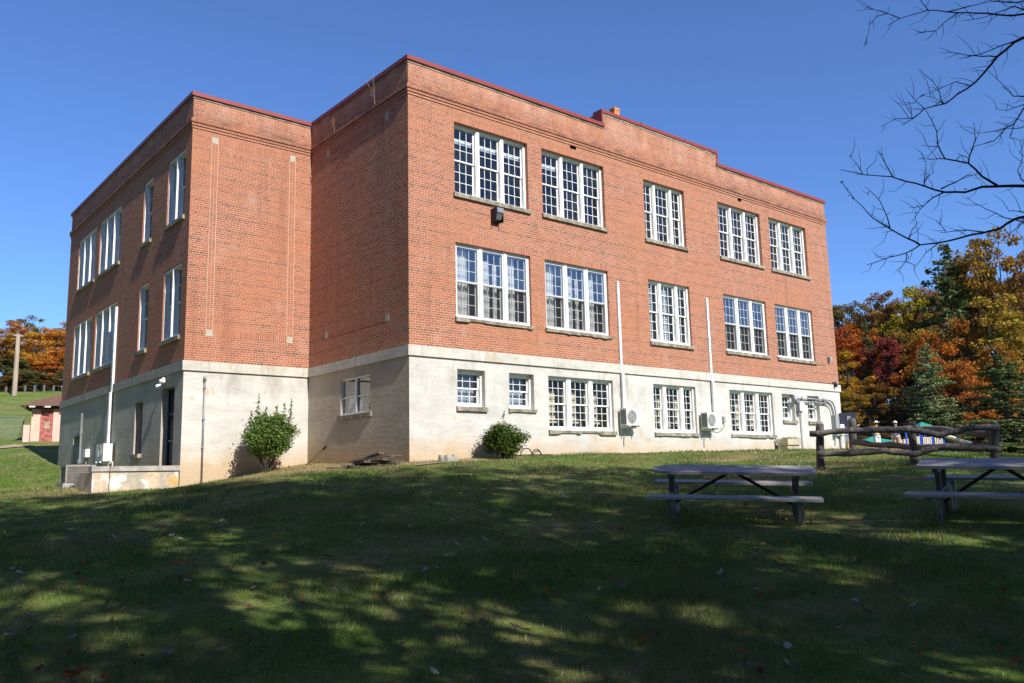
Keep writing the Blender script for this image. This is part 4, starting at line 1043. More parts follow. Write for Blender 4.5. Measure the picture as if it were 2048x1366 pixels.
def frame_at(px, py, D):
    p = at(px, py, D); p[2] = h(p[0], p[1]); r = Vector((RX[0], RX[1], 0)).normalized(); f = Vector((-r.y, r.x, 0))
    return p, Matrix(((r.x, f.x, 0, p[0]), (r.y, f.y, 0, p[1]), (0, 0, 1, p[2]), (0, 0, 0, 1)))


D = 80.; kx = D / FPX
p0, Mp = frame_at(1870, 905, D); g0 = p0[2]
ps = empty('play_structure', p0, 'blue and tan play structure with green peaked roof and slides beyond the log fence', 'play structure')
def X_(px): return (px - 1870) * kx
def Z_(py, px=1870): return at(px, py, D)[2] - g0
def pbx(mb, a, b, y0, y1, z0, z1): mb.box(X_(a), X_(b), y0, y1, z0, z1, M=Mp)
for px in (1822, 1848, 1868, 1888):
    for y in (0, 1.3):
        m = MB(); pbx(m, px - 1.2, px + 1.2, y, y + .11, -.2, Z_(862)); m.build('post', blue, ps)
for (a, b, t_, bt_) in ((1825, 1845, 872, 893), (1871, 1886, 870, 892), (1850, 1866, 874, 889)):
    n_ = int((b - a) / 3.2)
    m = MB()
    for k in range(n_): x = a + (b - a) * (k + .15) / n_; pbx(m, x, x + (b - a) / n_ * .62, -.06, 0, Z_(bt_), Z_(t_))
    pbx(m, a, b, -.05, .02, Z_(t_ + 1.6), Z_(t_)); pbx(m, a, b, -.05, .02, Z_(bt_), Z_(bt_ - 1.6)); m.build('tan_panel', tanp, ps)
for (a, b, t_, bt_) in ((1845, 1852, 868, 893), (1846, 1866, 897, 905), (1868, 1890, 896, 905), (1866, 1871, 871, 893)):
    m = MB(); n_ = max(1, int((b - a) / 4))
    for k in range(n_): x = a + (b - a) * k / n_; pbx(m, x, x + (b - a) / n_ * .8, .0, .06, Z_(bt_), Z_(t_))
    m.build('blue_panel', blue, ps)
m = MB(); pbx(m, 1822, 1890, 0, 1.4, Z_(896), Z_(894)); m.build('deck', tanp, ps)
for (a, b, t_, bt_) in ((1844, 1872, 842, 853),):
    m = MB(); c = (X_((a + b) / 2), .7, Z_(t_)); q = [(X_(a), -.3, Z_(bt_)), (X_(b), -.3, Z_(bt_)), (X_(b), 1.7, Z_(bt_)), (X_(a), 1.7, Z_(bt_))]
    for k in range(4): m.quad([Mp @ Vector(v) for v in (q[k], q[(k + 1) % 4], c)])
    m.quad([Mp @ Vector(v) for v in q[::-1]]); m.build('roof', green, ps)
m = MB()
sl = [(1888, .4, 871), (1900, .2, 876), (1914, -.2, 884), (1926, -.6, 889)]
for s in (-.45, .45): m.tube([Mp @ Vector((X_(x), y + s, Z_(z))) for x, y, z in sl], .16, 6)
for a, b in zip(sl[:-1], sl[1:]): m.quad([Mp @ Vector(v) for v in ((X_(a[0]), a[1] - .45, Z_(a[2]) - .1), (X_(b[0]), b[1] - .45, Z_(b[2]) - .1), (X_(b[0]), b[1] + .45, Z_(b[2]) - .1), (X_(a[0]), a[1] + .45, Z_(a[2]) - .1))])
m.build('slide', tanp, ps)
m = MB(); m.tube([Mp @ Vector(v) for v in ((X_(1890), .6, Z_(872)), (X_(1905), .7, Z_(869)), (X_(1912), .9, Z_(874)), (X_(1908), 1.2, Z_(886)))], .42, 12); m.tube([Mp @ Vector(v) for v in ((X_(1897), .8, Z_(898)), (X_(1906), .3, Z_(903)))], .4, 12); m.build('tube_slide', green, ps, smooth=True)
m = MB(); cc = Mp @ Vector((X_(1917), -.2, Z_(906, 1917) + .05)); nv = Vector((FX[0], FX[1], 0)).normalized(); uu = Vector((RX[0], RX[1], 0)).normalized()
m.tube([cc + uu * .5 * math.cos(a) + Vector((0, 0, .5 * math.sin(a))) for a in np.linspace(0, 6.2832, 22)], .13, 8, False); m.build('tube_mouth', tanp, ps, smooth=True)
m = MB(); m.quad([cc + nv * .15 + uu * .42 * math.cos(a) * -1 + Vector((0, 0, .42 * math.sin(a))) for a in np.linspace(0, 6.2832, 17)[:-1]]); m.build('tube_inner', ora, ps)
# low canopy and climber left of it
p1, Mq = frame_at(1755, 903, 84); k2 = 84 / FPX
cn = empty('play_canopy', p1, 'low green fabric canopy with tan and purple climber left of the play structure', 'canopy')
def zz2(py): return at(1755, py, 84)[2] - p1[2]
m = MB(); c = (0, 1, zz2(872)); q = [(-1.5, -.6, zz2(885)), (1.7, -.6, zz2(884)), (1.7, 2.4, zz2(884)), (-1.5, 2.4, zz2(885))]
for k in range(4): m.quad([Mq @ Vector(v) for v in (q[k], q[(k + 1) % 4], c)])
m.build('canopy', green, cn)
for x in (-1.4, 1.6):
    m = MB(); m.box(x - .06, x + .06, -.5, -.38, -.2, zz2(884), M=Mq); m.build('post', blue, cn)
m = MB(); m.box(-.9, 3.6, .2, .5, zz2(889), zz2(884), M=Mq)
for k in range(9): m.box(2.2 + k * .3, 2.38 + k * .3, .1, .2, zz2(893), zz2(880 - 2 * math.sin(k / 8 * 3.14)), M=Mq)
m.build('climber', tanp, cn)
m = MB(); m.box(1.9, 2.3, .3, .6, -.2, zz2(868), M=Mq); m.build('tower_panel', blue, cn)
# basketball hoop
D = 96; p2, Mh = frame_at(2008, 907, D); k3 = D / FPX
bh = empty('basketball_hoop', p2, 'grey goose-neck basketball post with white backboard and orange rim at the right edge', 'basketball hoop')
def hz(py): return at(1990, py, D)[2] - p2[2]
m = MB(); m.tube([Mh @ Vector(v) for v in ((0, 0, -.3), (-.05, 0, hz(890)), (-.05, 0, hz(880)), (.1, 0, hz(873)), (.45, 0, hz(869.5)), (1.0, 0, hz(869)), (1.55, 0, hz(869)))], .14, 10); m.build('post', MAT['galv'], bh, smooth=True)
m = MB(); m.box(1.45, 1.52, -.4, .5, hz(877), hz(860), M=Mh @ Matrix.Rotation(rad(-38), 4, 'Z')); m.box(1.5, 1.56, -.35, .5, hz(876), hz(861), M=Mh @ Matrix.Rotation(rad(-12), 4, 'Z')); m.build('backboard', MAT['greybox'], bh, bevel=.02)
m = MB(); m.tube([Mh @ Vector((2.05 + .3 * math.cos(a), -.1 + .3 * math.sin(a), hz(874.5))) for a in np.linspace(0, 6.283, 18)], .035, 6, False); m.tube([Mh @ Vector(v) for v in ((1.5, 0, hz(874.5)), (1.8, -.08, hz(874.5)))], .05, 6); m.build('rim', plain('orange_rim', (.62, .13, .04), .5), bh)
m = MB()
for a in np.linspace(0, 6.283, 13)[:-1]: m.tube([Mh @ Vector((2.05 + r_ * math.cos(a + s_), -.1 + r_ * math.sin(a + s_), z_)) for r_, z_, s_ in ((.3, hz(874.8), 0), (.22, hz(878), .25), (.2, hz(881), .5))], .018, 4); m.tube([Mh @ Vector((2.05 + r_ * math.cos(a - s_), -.1 + r_ * math.sin(a - s_), z_)) for r_, z_, s_ in ((.3, hz(874.8), 0), (.22, hz(878), .25), (.2, hz(881), .5))], .018, 4)
m.build('net', MAT['vinyl'], bh)
# chain-link fence with small sign
cf = empty('chain_link_fence', at(1950, 905, 104), 'grey chain-link fence running behind the basketball hoop', 'fence')
t_ = NT('chain_mesh'); uv_ = t_.sep(t_.uv()); a_ = t_.math('FRACT', t_.math('MULTIPLY', t_.math('ADD', uv_[0], uv_[1]), 8.)); b_ = t_.math('FRACT', t_.math('MULTIPLY', t_.math('SUBTRACT', uv_[0], uv_[1]), 8.))
k_ = t_.math('MAXIMUM', t_.math('LESS_THAN', a_, .08), t_.math('LESS_THAN', b_, .08)); tr_ = t_.n('ShaderNodeBsdfTransparent'); di_ = t_.n('ShaderNodeBsdfDiffuse', i_Color=(.34, .36, .37, 1)); mx_ = t_.n('ShaderNodeMixShader'); t_.t.links.new(k_, mx_.inputs[0]); t_.t.links.new(tr_.outputs[0], mx_.inputs[1]); t_.t.links.new(di_.outputs[0], mx_.inputs[2]); t_.t.links.new(mx_.outputs[0], t_.out.inputs[0]); MAT['chain'] = t_.m
def chain(root, P, ht, tops=True):
    pr = MB(); me_ = MB(); s = 0
    Q = []
    for a, b in zip(P[:-1], P[1:]):
        a, b = Vector(a), Vector(b); n_ = max(1, int((b - a).length / 3)); Q += [a.lerp(b, k / n_) for k in range(n_)]
    Q.append(Vector(P[-1])); Q = [Vector((q.x, q.y, h(q.x, q.y))) for q in Q]
    for q in Q:
        pm = MB(); pm.tube([q + Vector((0, 0, -.2)), q + Vector((0, 0, ht + .05))], .04, 6); pm.build('post', MAT['galv'], root)
    pr.tube([q + Vector((0, 0, ht)) for q in Q], .03, 6); pr.build('top_rail', MAT['galv'], root)
    for a, b in zip(Q[:-1], Q[1:]):
        l = (b - a).length; me_.quad([a, b, b + Vector((0, 0, ht)), a + Vector((0, 0, ht))], [(s, 0), (s + l, 0), (s + l, ht), (s, ht)]); s += l
    me_.build('mesh', MAT['chain'], root)
chain(cf, [at(1915, 905, 106), at(2120, 905, 104)], 1.55)
sg = empty('small_sign', at(2026, 905, 98), 'little green and grey sign on a stake by the basketball hoop', 'sign'); ps_, Ms = frame_at(2026, 906, 98)
m = MB(); m.box(-.22, .22, 0, .05, .45, 1.05, M=Ms); m.build('plate', plain('pale_green_plate', (.20, .32, .20), .6), sg)
m = MB(); m.box(-.3, .3, .02, .07, -.1, .45, M=Ms); m.build('base', MAT['greybox'], sg)
cg = empty('chain_link_fence', at(-30, 840, 62), 'low chain-link fence on the grass slope left of the pink shed', 'fence')
chain(cg, [at(-500, 850, 64), at(-60, 857, 62), at(46, 860, 60)], 1.3)


# ------------------------------------------------------------------ people beyond the fence
def skin(name, verts, edges, radii, mat, parent, M_, sub=2):
    me_ = bpy.data.meshes.new(name); me_.from_pydata([tuple(M_ @ Vector(v)) for v in verts], edges, []); o = bpy.data.objects.new(name, me_); COL.objects.link(o)
    o.parent = parent; o.matrix_parent_inverse = parent_inv(parent)
    sk = o.modifiers.new('skin', 'SKIN'); sk.use_smooth_shade = True
    for i_, r_ in enumerate(radii): me_.skin_vertices[0].data[i_].radius = r_ if isinstance(r_, tuple) else (r_, r_); me_.skin_vertices[0].data[i_].use_root = (i_ == 0)
    if sub: s_ = o.modifiers.new('sub', 'SUBSURF'); s_.levels = sub; s_.render_levels = sub
    me_.materials.append(mat); return o


skinm = plain('skin', (.52, .28, .19), .6, var=.1); hairm = plain('brown_hair', (.06, .04, .03), .8)


def shirt_mat(name, c1, c2, sc_=9):
    t = NT(name); v = t.obj(); z = t.sep(v); f = t.math('GREATER_THAN', t.math('SINE', t.math('MULTIPLY', z[2], sc_ * 3)), .1); n = t.math('GREATER_THAN', t.noise(v, sc_, 2), .52)
    return t.pbr(t.mix(n, t.mix(f, c1, c2), c1), .85)


def person(px, py, D, hgt, label, shirt, bottom, hat, arms, rz=0, shorts=True):
    p, Mf = frame_at(px, py, D); S = hgt / 1.75; Mf = Mf @ Matrix.Rotation(rad(rz), 4, 'Z') @ Matrix.Scale(S, 4)
    root = empty('person', p, label, 'person')
    V = [(0, 0, .95), (0, 0, 1.12), (0, 0, 1.32), (0, .01, 1.47), (0, -.01, 1.56), (0, -.02, 1.65), (0, -.01, 1.73)]; R_ = [(.15, .11), (.14, .10), (.16, .105), (.055, .055), (.07, .08), (.078, .095), (.05, .06)]; E_ = [(0, 1), (1, 2), (2, 3), (3, 4), (4, 5), (5, 6)]
    def chain_(start, pts, rr):
        k = start
        for q, r_ in zip(pts, rr): V.append(q); R_.append(r_); E_.append((k, len(V) - 1)); k = len(V) - 1
        return k
    for s, ar in zip((-1, 1), arms):
        w_ = chain_(2, [(s * .17, 0, 1.40), ar[0], ar[1], ar[2]], [.055, .044, .033, .034])
        hx = Vector(ar[2]); d_ = (Vector(ar[2]) - Vector(ar[1])).normalized(); sd = d_.cross(Vector((0, 1, .2))).normalized()
        for q in range(4): chain_(w_, [tuple(hx + d_ * .05 + sd * (.026 * (q - 1.5))), tuple(hx + d_ * (.09 + .01 * (q in (1, 2))) + sd * (.028 * (q - 1.5)))], [.010, .008])
        chain_(w_, [tuple(hx + d_ * .02 + sd * .05)], [.010])
    for s in (-1, 1): chain_(0, [(s * .09, 0, .84), (s * .10, -.01, .5), (s * .11, .02, .10), (s * .12, -.12, .04)], [.085, .06, .04, .035])
    skin('body', V, E_, R_, skinm, root, Mf)
    # face, hair, clothing
    m = MB(); m.lathe((0, -.02, 1.66), [(.0, .10), (.06, .09), (.088, .05), (.092, 0), (.08, -.04)], 14); local_(m, 'hair', hairm, root, Mf)
    m = MB()
    for s in (-1, 1): m.lathe((s * .03, -.112, 1.66), [(0, -.012), (.012, 0), (0, .012)], 8)
    m.box(-.025, .025, -.122, -.112, 1.595, 1.605); local_(m, 'eyes_and_mouth', MAT['dark'], root, Mf)
    m = MB(); m.tube([(0, -.105, 1.665), (0, -.135, 1.63)], [.012, .018], 6)
    for s in (-1, 1): m.tube([(s * .08, 0, 1.66), (s * .095, .015, 1.64)], [.012, .022], 6)
    local_(m, 'nose_and_ears', skinm, root, Mf)
    m = MB(); pr_ = [(.02, 1.47), (.10, 1.46), (.19, 1.40), (.195, 1.25), (.18, 1.1), (.19, .96), (.19, .88)]
    m.lathe((0, 0, 0), pr_, 18); m.v = [(a, b * .66, c) for a, b, c in m.v]
    for s, ar in zip((-1, 1), arms):
        e_ = Vector(ar[0]); m.tube([(s * .14, 0, 1.41), tuple(Vector((s * .17, 0, 1.40)).lerp(e_, .35)), tuple(Vector((s * .17, 0, 1.40)).lerp(e_, .8))], [.075, .075, .07], 10, False)
    local_(m, 'shirt', shirt, root, Mf, True)
    m = MB()
    for s in (-1, 1): m.tube([(s * .08, 0, .96), (s * .095, 0, .84), (s * .10, -.005, .48 if shorts else .1)], [.12, .115, .09 if shorts else .06], 12, False)
    m.lathe((0, 0, 0), [(.0, .98), (.165, .975), (.175, .88), (.05, .80)], 14); local_(m, 'shorts' if shorts else 'trousers', bottom, root, Mf, True)
    m = MB()
    for s in (-1, 1): m.tube([(s * .115, .05, .045), (s * .12, -.08, .045), (s * .122, -.16, .035)], [.05, .05, .03], 8)
    local_(m, 'shoes', MAT['vinyl'], root, Mf, True)
    if hat is not None:
        m = MB(); m.lathe((0, -.02, 1.70), [(.0, .095), (.05, .09), (.092, .05), (.10, .0), (.135, -.01), (.0, -.012)], 16); m.box(-.07, .07, -.23, -.1, 1.692, 1.702); local_(m, 'cap', hat, root, Mf, True)
    return root


def local_(mb, nm, mt, root, Mf, smooth=False):
    mb.v = [tuple(Mf @ Vector(v)) for v in mb.v]; return mb.build(nm, mt, root, smooth)


dn = lambda s: [(s * .22, .02, 1.14), (s * .22, -.05, .90), (s * .22, -.08, .83)]
bent = lambda s: [(s * .25, -.02, 1.15), (s * .12, -.24, 1.12), (s * .05, -.28, 1.14)]
person(1757, 906, 50, 1.68, 'person in a white cap and flowered white and yellow top', shirt_mat('floral_cloth', (.75, .74, .68), (.62, .55, .18)), plain('white_cloth', (.7, .7, .68), .9), MAT['vinyl'], [bent(-1), bent(1)], 20)
person(1796, 908, 50, 1.72, 'person in a white cap, plaid shirt and tan shorts beyond the fence', shirt_mat('plaid_cloth', (.30, .34, .52), (.55, .38, .30)), plain('tan_cloth', (.50, .33, .24), .9), MAT['vinyl'], [dn(-1), bent(1)], -30)
person(1694, 905, 46, 1.62, 'person in dark grey clothes holding out a bare arm beside the dark cabinet', plain('charcoal_cloth', (.05, .045, .05), .9), plain('grey_cloth', (.3, .3, .31), .9), None, [dn(-1), [(.40, -.1, 1.3), (.62, -.15, 1.36), (.70, -.16, 1.39)]], 10)

# ------------------------------------------------------------------ pink shed on the slope
sh_p = at(80, 885, 57); gz = h(sh_p[0], sh_p[1]); r = Vector((RX[0], RX[1], 0)).normalized(); r = Vector((math.cos(-.30), math.sin(-.30), 0)); f = Vector((-r.y, r.x, 0))
Ms = Matrix(((r.x, f.x, 0, sh_p[0]), (r.y, f.y, 0, sh_p[1]), (0, 0, 1, gz), (0, 0, 0, 1)))
sd = empty('shed', (sh_p[0], sh_p[1], gz), 'small pink block shed with a red door and brown hipped roof on the left slope', 'shed')
pk = plain('pink_block', (.66, .47, .38), .9, var=.15, scale=2); brn = plain('brown_shingle', (.16, .085, .06), .9, var=.3, scale=6, bump=.5)
def sbox(mb, *a): mb.box(*a, M=Ms); return mb
sbox(MB(), -.52, 3.6, 0, 3.4, -.6, 1.95).build('wall', pk, sd)
sbox(MB(), -.87, -.54, -.3, .1, -.5, .95).build('buttress', pk, sd); sbox(MB(), .62, 3.5, -.14, -.003, -.5, 1.9).build('wall_panel', pk, sd)
sbox(MB(), -.05, .60, -.05, .03, -.4, 1.85).build('door', plain('worn_red_door', (.42, .13, .11), .6, var=.7, scale=5), sd)
sbox(MB(), .18, .45, -.062, -.052, .75, 1.15).build('door_notice', MAT['tan'], sd)
m = MB(); ea = [(-1.1, -.55, 2.05), (4.2, -.55, 2.05), (4.2, 4.0, 2.05), (-1.1, 4.0, 2.05)]; rg_ = [(.9, 1.7, 3.0), (1.8, 1.7, 3.0)]
m.quad([Ms @ Vector(v) for v in (ea[0], ea[1], rg_[1], rg_[0])]); m.quad([Ms @ Vector(v) for v in (ea[1], ea[2], rg_[1])]); m.quad([Ms @ Vector(v) for v in (ea[2], ea[3], rg_[0], rg_[1])]); m.quad([Ms @ Vector(v) for v in (ea[3], ea[0], rg_[0])]); m.quad([Ms @ Vector(v) for v in ea[::-1]])
m.build('roof', brn, sd)
m = MB()
for k in range(6): sbox(m, -.9 + k * 1.0, -.76 + k * 1.0, -.53, 0, 1.93, 2.04)
sbox(m, -.52, 3.6, -.02, -.004, 1.9, 2.04); m.build('rafters', plain('dark_rafter', (.10, .06, .045), .9), sd)
for k in range(3): sbox(MB(), -.6 + k * .8, -.3 + k * .8, -.58, -.55, 1.95, 2.03).build('rafter_end', MAT['vinyl'], sd)
# utility pole
D = 102; p = at(29, 782, D); up = empty('utility_pole', (p[0], p[1], h(p[0], p[1])), 'weathered wooden utility pole on top of the left grass slope', 'pole')
m = MB(); m.tube([(p[0], p[1], h(p[0], p[1]) - .5), (p[0], p[1], at(29, 668, D)[2])], [.25, .2], 12); m.build('shaft', plain('pole_wood', (.40, .31, .24), .9, var=.3, scale=2, stretch=(1, 1, .2)), up)
m = MB(); m.box(p[0] - .45, p[0] + .45, p[1] - .06, p[1] + .06, at(29, 672, D)[2], at(29, 669.5, D)[2]); m.build('cap', MAT['galv'], up)
for k, px in enumerate(range(-330, 130, 19)):
    q = at(px, 781, 106); z = h(q[0], q[1]); m = MB(); m.tube([(q[0], q[1], z - .3), (q[0], q[1], z + .62 + .25 * random.random())], .13, 6)
    tag(m.build('fence_post', MAT['log'], None), 'stubby grey wooden post in the row along the top of the left slope', 'post', 'fence posts along the hilltop')
# wires
for a, b, lab in (((1600, 792, 60), (2200, 781, 62), 'thin wire crossing the dark woods, upper of two'), ((1600, 817, 60), (2200, 802, 62), 'thin wire crossing the dark woods, lower of two')):
    A_, B_ = Vector(at(*a)), Vector(at(*b)); m = MB(); m.tube([A_.lerp(B_, t) - Vector((0, 0, .25 * math.sin(3.14 * t))) for t in np.linspace(0, 1, 12)], .009, 5)
    tag(m.build('power_line', MAT['dark'], None), lab, 'wire', 'wires in front of the woods')
# ------------------------------------------------------------------ trees
def broadleaf(seed, H=10., R_=3.6, z0=.24, n_cl=64, per=78, leaf=.125, lobes=6, sparse=0.):
    """unit tree: (crown mesh, trunk mesh); crown of leaf clumps on limb ends, uneven outline"""
    g = np.random.default_rng(seed); py_ = random.Random(seed)
    lob = []
    for k in range(lobes):
        a = 6.283 * k / lobes + g.uniform(-.4, .4); lob.append((R_ * .50 * math.cos(a) * g.uniform(.6, 1.1), R_ * .50 * math.sin(a) * g.uniform(.6, 1.1), H * g.uniform(z0 + .18, .78), R_ * g.uniform(.42, .62)))
    lob.append((g.uniform(-.5, .5), g.uniform(-.5, .5), H * .84, R_ * .48))
    cl = []
    while len(cl) < n_cl:
        l = lob[int(g.integers(len(lob)))]; d = g.normal(size=3); d /= np.linalg.norm(d)
        c = np.array(l[:3]) + d * l[3] * np.array([1, 1, .85]) * g.uniform(.55, 1.05)
        if z0 * H < c[2] < H: cl.append(c)
    cl = np.array(cl); C_ = []
    for c in cl:
        n = int(per * g.uniform(.6, 1.4)); d = g.normal(size=(n, 3)); d /= np.linalg.norm(d, axis=1)[:, None]
        q = d * (g.random((n, 1)) ** .45) * np.array([1, 1, .6]) * g.uniform(.55, .95) * H * .085; C_.append(c + q)
    C_ = np.concatenate(C_)
    V, UV = leaf_quads(C_, leaf, .7)
    crown = quads_mesh('crown', V, UV, MAT['leaf'])
    m = MB(); tr = [(0, 0, -.3), (.03, .02, H * .15), (py_.uniform(-.2, .2), py_.uniform(-.2, .2), H * .4), (py_.uniform(-.3, .3), py_.uniform(-.3, .3), H * .72)]
    m.tube(tr, [H * .022, H * .017, H * .012, H * .005], 8)
    for c in cl[::2]:
        zz = min(H * .66, max(H * .16, c[2] * .55)); t = zz / (H * .72); b = Vector((tr[2][0] * min(1, t * 1.6), tr[2][1] * min(1, t * 1.6), zz)); e = Vector(c)
        m.tube([b, b.lerp(e, .5) + Vector((0, 0, -.12)), e], [H * .0065, H * .004, H * .0015], 5)
    return crown, m.mesh('trunk', MAT['bark'], True)


def conifer(seed, H=10., R_=2.6, dens=1., irr=0.):
    g = np.random.default_rng(seed); C_ = []; m = MB(); m.tube([(0, 0, -.3), (0, 0, H * .5), (0, 0, H)], [H * .018, H * .011, H * .002], 7)
    z = H * .04
    while z < H * .985:
        f = 1 - z / H; nbr = int(5 + 4 * f)
        for k in range(nbr):
            a = g.uniform(0, 6.283)
            if g.random() < irr * .45: continue
            L = (1 + irr * g.uniform(-.55, .45)) * R_ * (f ** .75) * g.uniform(.6, 1.12) + .12; n = int(30 * L * dens) + 6
            t = g.random(n) ** .7; wd = .16 * L * (1.1 - t) + .07
            x = t * L; y = g.normal(size=n) * wd; dz = -.16 * x + .09 * x * t * 1.8 + g.normal(size=n) * .07
            C_.append(np.stack([x * math.cos(a) - y * math.sin(a), x * math.sin(a) + y * math.cos(a), z + dz], -1))
            m.tube([(0, 0, z), (L * .8 * math.cos(a), L * .8 * math.sin(a), z - .1 * L)], [.03, .01], 4)
        z += H * .028 * (1 + .5 * f)
    C_ = np.concatenate(C_); V, UV = leaf_quads(C_, .105, .4)
    return quads_mesh('crown', V, UV, MAT['needle']), m.mesh('trunk', MAT['bark'], True)


BT = [broadleaf(100 + k, R_=(3.6, 3.1, 4.0, 3.4, 3.0)[k], z0=(.07, .05, .10, .03, .09)[k], n_cl=88, per=105) for k in range(5)]
CT_ = [conifer(200, R_=2.9, dens=1.9, irr=.8), conifer(201, R_=2.7, dens=2.0, irr=.65)]
THIN = broadleaf(300, n_cl=34, per=30, leaf=.10)
BROADW = (7.0, 6.2, 7.8, 6.8, 6.0)


def tree(pair, loc, sx, sz, color, label, name='broadleaf_tree', group=None, rz=None):
    r_ = empty(name, loc, label, 'tree', group, rz if rz is not None else random.random() * 6.28); r_.scale = (sx, sx, sz)
    c = bpy.data.objects.new('crown', pair[0]); COL.objects.link(c); c.parent = r_; c.color = (*color, 1)
    t = bpy.data.objects.new('trunk', pair[1]); COL.objects.link(t); t.parent = r_
    return r_


def ptree(px, base, top, wpx, D, kind, color, label, name='broadleaf_tree', group=None):
    if group == WG: D *= 1.27; base += 1; color = tuple(min(.62, c * k) for c, k in zip(color, (1.0, 1.0, .9)))
    if group == LG: color = tuple(min(.62, c * 1.3) for c in color)
    p = at(px, base, D); z = h(p[0], p[1]); H = (at(px, top, D)[2] - z) * 1.03; W_ = wpx * D / FPX
    if kind == 'c0': return tree(CT_[0], (p[0], p[1], z), W_ / 5.0, H / 10, color, label, name, group)
    if kind == 'c1': return tree(CT_[1], (p[0], p[1], z), W_ / 5.0, H / 10, color, label, name, group)
    if kind == 't': return tree(THIN, (p[0], p[1], z), W_ / 7, H / 10, color, label, name, group)
    return tree(BT[kind], (p[0], p[1], z), W_ / BROADW[kind], H / 10, color, label, name, group)


RUST, GOLD, ORNG, OLIV, BRWN, CRIM, YEL, GRN, DGRN = (.33, .085, .03), (.44, .23, .03), (.46, .16, .03), (.22, .19, .045), (.26, .14, .055), (.24, .05, .045), (.46, .33, .05), (.12, .15, .04), (.045, .075, .03)
WG = 'autumn trees on the wooded slope at the right'; LG = 'autumn trees on the hilltop at the left'
for (px, b, t_, w_, D, k, c, lab) in (
    (1672, 885, 612, 90, 112, 0, (.20, .09, .06), 'dull maroon-brown tree rising right behind the building edge on the skyline'),
    (1712, 885, 596, 80, 116, 1, (.19, .14, .06), 'olive-brown tree with dark round top, first bump of the right skyline'),
    (1752, 885, 590, 80, 115, 2, (.27, .17, .065), 'pale tan-orange tree on the right skyline left of the yellow-green one'),
    (1795, 885, 582, 90, 114, 3, BRWN, 'brown tree with a flat top in the middle of the right skyline'),
    (1840, 885, 573, 100, 110, 0, (.32, .25, .035), 'yellow-green tree on the right skyline before the tall dark pine'),
    (1885, 885, 566, 80, 110, 1, (.28, .14, .05), 'light brown-orange tree on the skyline touching the tall dark pine'),
    (2032, 885, 455, 150, 96, 2, (.30, .17, .04), 'tallest tree, olive and orange, at the top right edge of the woods'),
    (1985, 885, 505, 110, 100, 4, (.27, .18, .05), 'olive-tan tree between the tall dark pine and the tallest tree'),
    (2085, 885, 500, 140, 92, 0, BRWN, 'brown-orange tree cut by the right edge of the photo'),
    (1690, 888, 655, 95, 92, 3, (.40, .10, .035), 'bright orange-red tree close beside the building corner'),
    (1738, 888, 640, 95, 94, 2, (.42, .13, .03), 'deep orange tree just right of the red one by the building'),
    (1706, 890, 705, 95, 82, 0, GOLD, 'golden yellow-orange tree in the lower row by the building'),
    (1792, 888, 665, 70, 88, 1, (.26, .06, .05), 'dusky crimson half-bare tree in the middle of the woods'),
    (1835, 888, 655, 90, 90, 4, (.24, .14, .035), 'dark brown-gold tree left of the orange one in the middle row'),
    (1902, 888, 655, 120, 84, 2, ORNG, 'broad orange tree below the tall dark pine'),
    (1958, 888, 640, 110, 86, 0, (.40, .17, .04), 'orange-gold tree with layered branches right of the broad orange one'),
    (2030, 888, 590, 130, 84, 3, (.38, .25, .05), 'yellow-tan tree with pale trunk showing at the right edge'),
    (1935, 890, 715, 90, 76, 1, (.44, .17, .045), 'small bright orange tree between the two green cedars'),
    (2000, 890, 690, 90, 78, 4, (.36, .16, .04), 'small rusty tree above the right-hand green cedar'),
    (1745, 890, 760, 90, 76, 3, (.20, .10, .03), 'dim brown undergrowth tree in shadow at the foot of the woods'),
    (1700, 890, 780, 70, 70, 1, (.34, .20, .03), 'low golden sapling beside the building corner'),
    (1800, 890, 770, 80, 80, 2, (.06, .05, .025), 'dark shadowed bush at the foot of the woods left of the cedar'),  # near-black foliage here and below paints the dense undergrowth shade
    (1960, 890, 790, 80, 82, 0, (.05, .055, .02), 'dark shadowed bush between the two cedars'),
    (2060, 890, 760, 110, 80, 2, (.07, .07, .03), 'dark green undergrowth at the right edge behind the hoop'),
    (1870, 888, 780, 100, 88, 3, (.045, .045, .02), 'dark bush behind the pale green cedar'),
    (1990, 892, 862, 60, 100, 0, (.28, .26, .06), 'low yellow-green bush behind the basketball post')):
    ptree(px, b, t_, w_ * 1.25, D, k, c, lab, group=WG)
ptree(1928, 886, 492, 175, 94, 'c0', (.12, .14, .06), 'tall dark green pine standing out of the autumn woods', 'pine_tree', WG)
ptree(1752, 888, 640, 55, 90, 'c1', (.10, .10, .045), 'slim olive-green pine among the orange trees near the building', 'pine_tree', WG)
ptree(1872, 890, 693, 125, 72, 'c1', (.20, .235, .115), 'pale grey-green cedar in front of the woods above the play structure', 'cedar_tree', WG)
ptree(2022, 890, 712, 190, 64, 'c0', (.11, .145, .062), 'wide dark green cedar in front of the woods above the basketball hoop', 'cedar_tree', WG)
ptree(1870, 888, 678, 46, 78, 't', (.30, .16, .12), 'nearly bare grey twiggy tree behind the pale cedar', group=WG)
for k, (px, t_, c, cn) in enumerate(((1665, 640, BRWN, 'brown'), (1730, 640, GOLD, 'golden'), (1775, 625, RUST, 'rust-red'), (1822, 625, OLIV, 'olive'), (1870, 610, ORNG, 'orange'), (1925, 600, BRWN, 'brown'), (1975, 560, GOLD, 'golden'), (2020, 540, OLIV, 'olive'), (2070, 560, ORNG, 'orange'))):
    ptree(px, 880, t_, 130, 122, k % 5, c, 'dense %s tree filling the back of the wooded slope at the right' % cn, group=WG)
LG = 'autumn trees on the hilltop at the left'
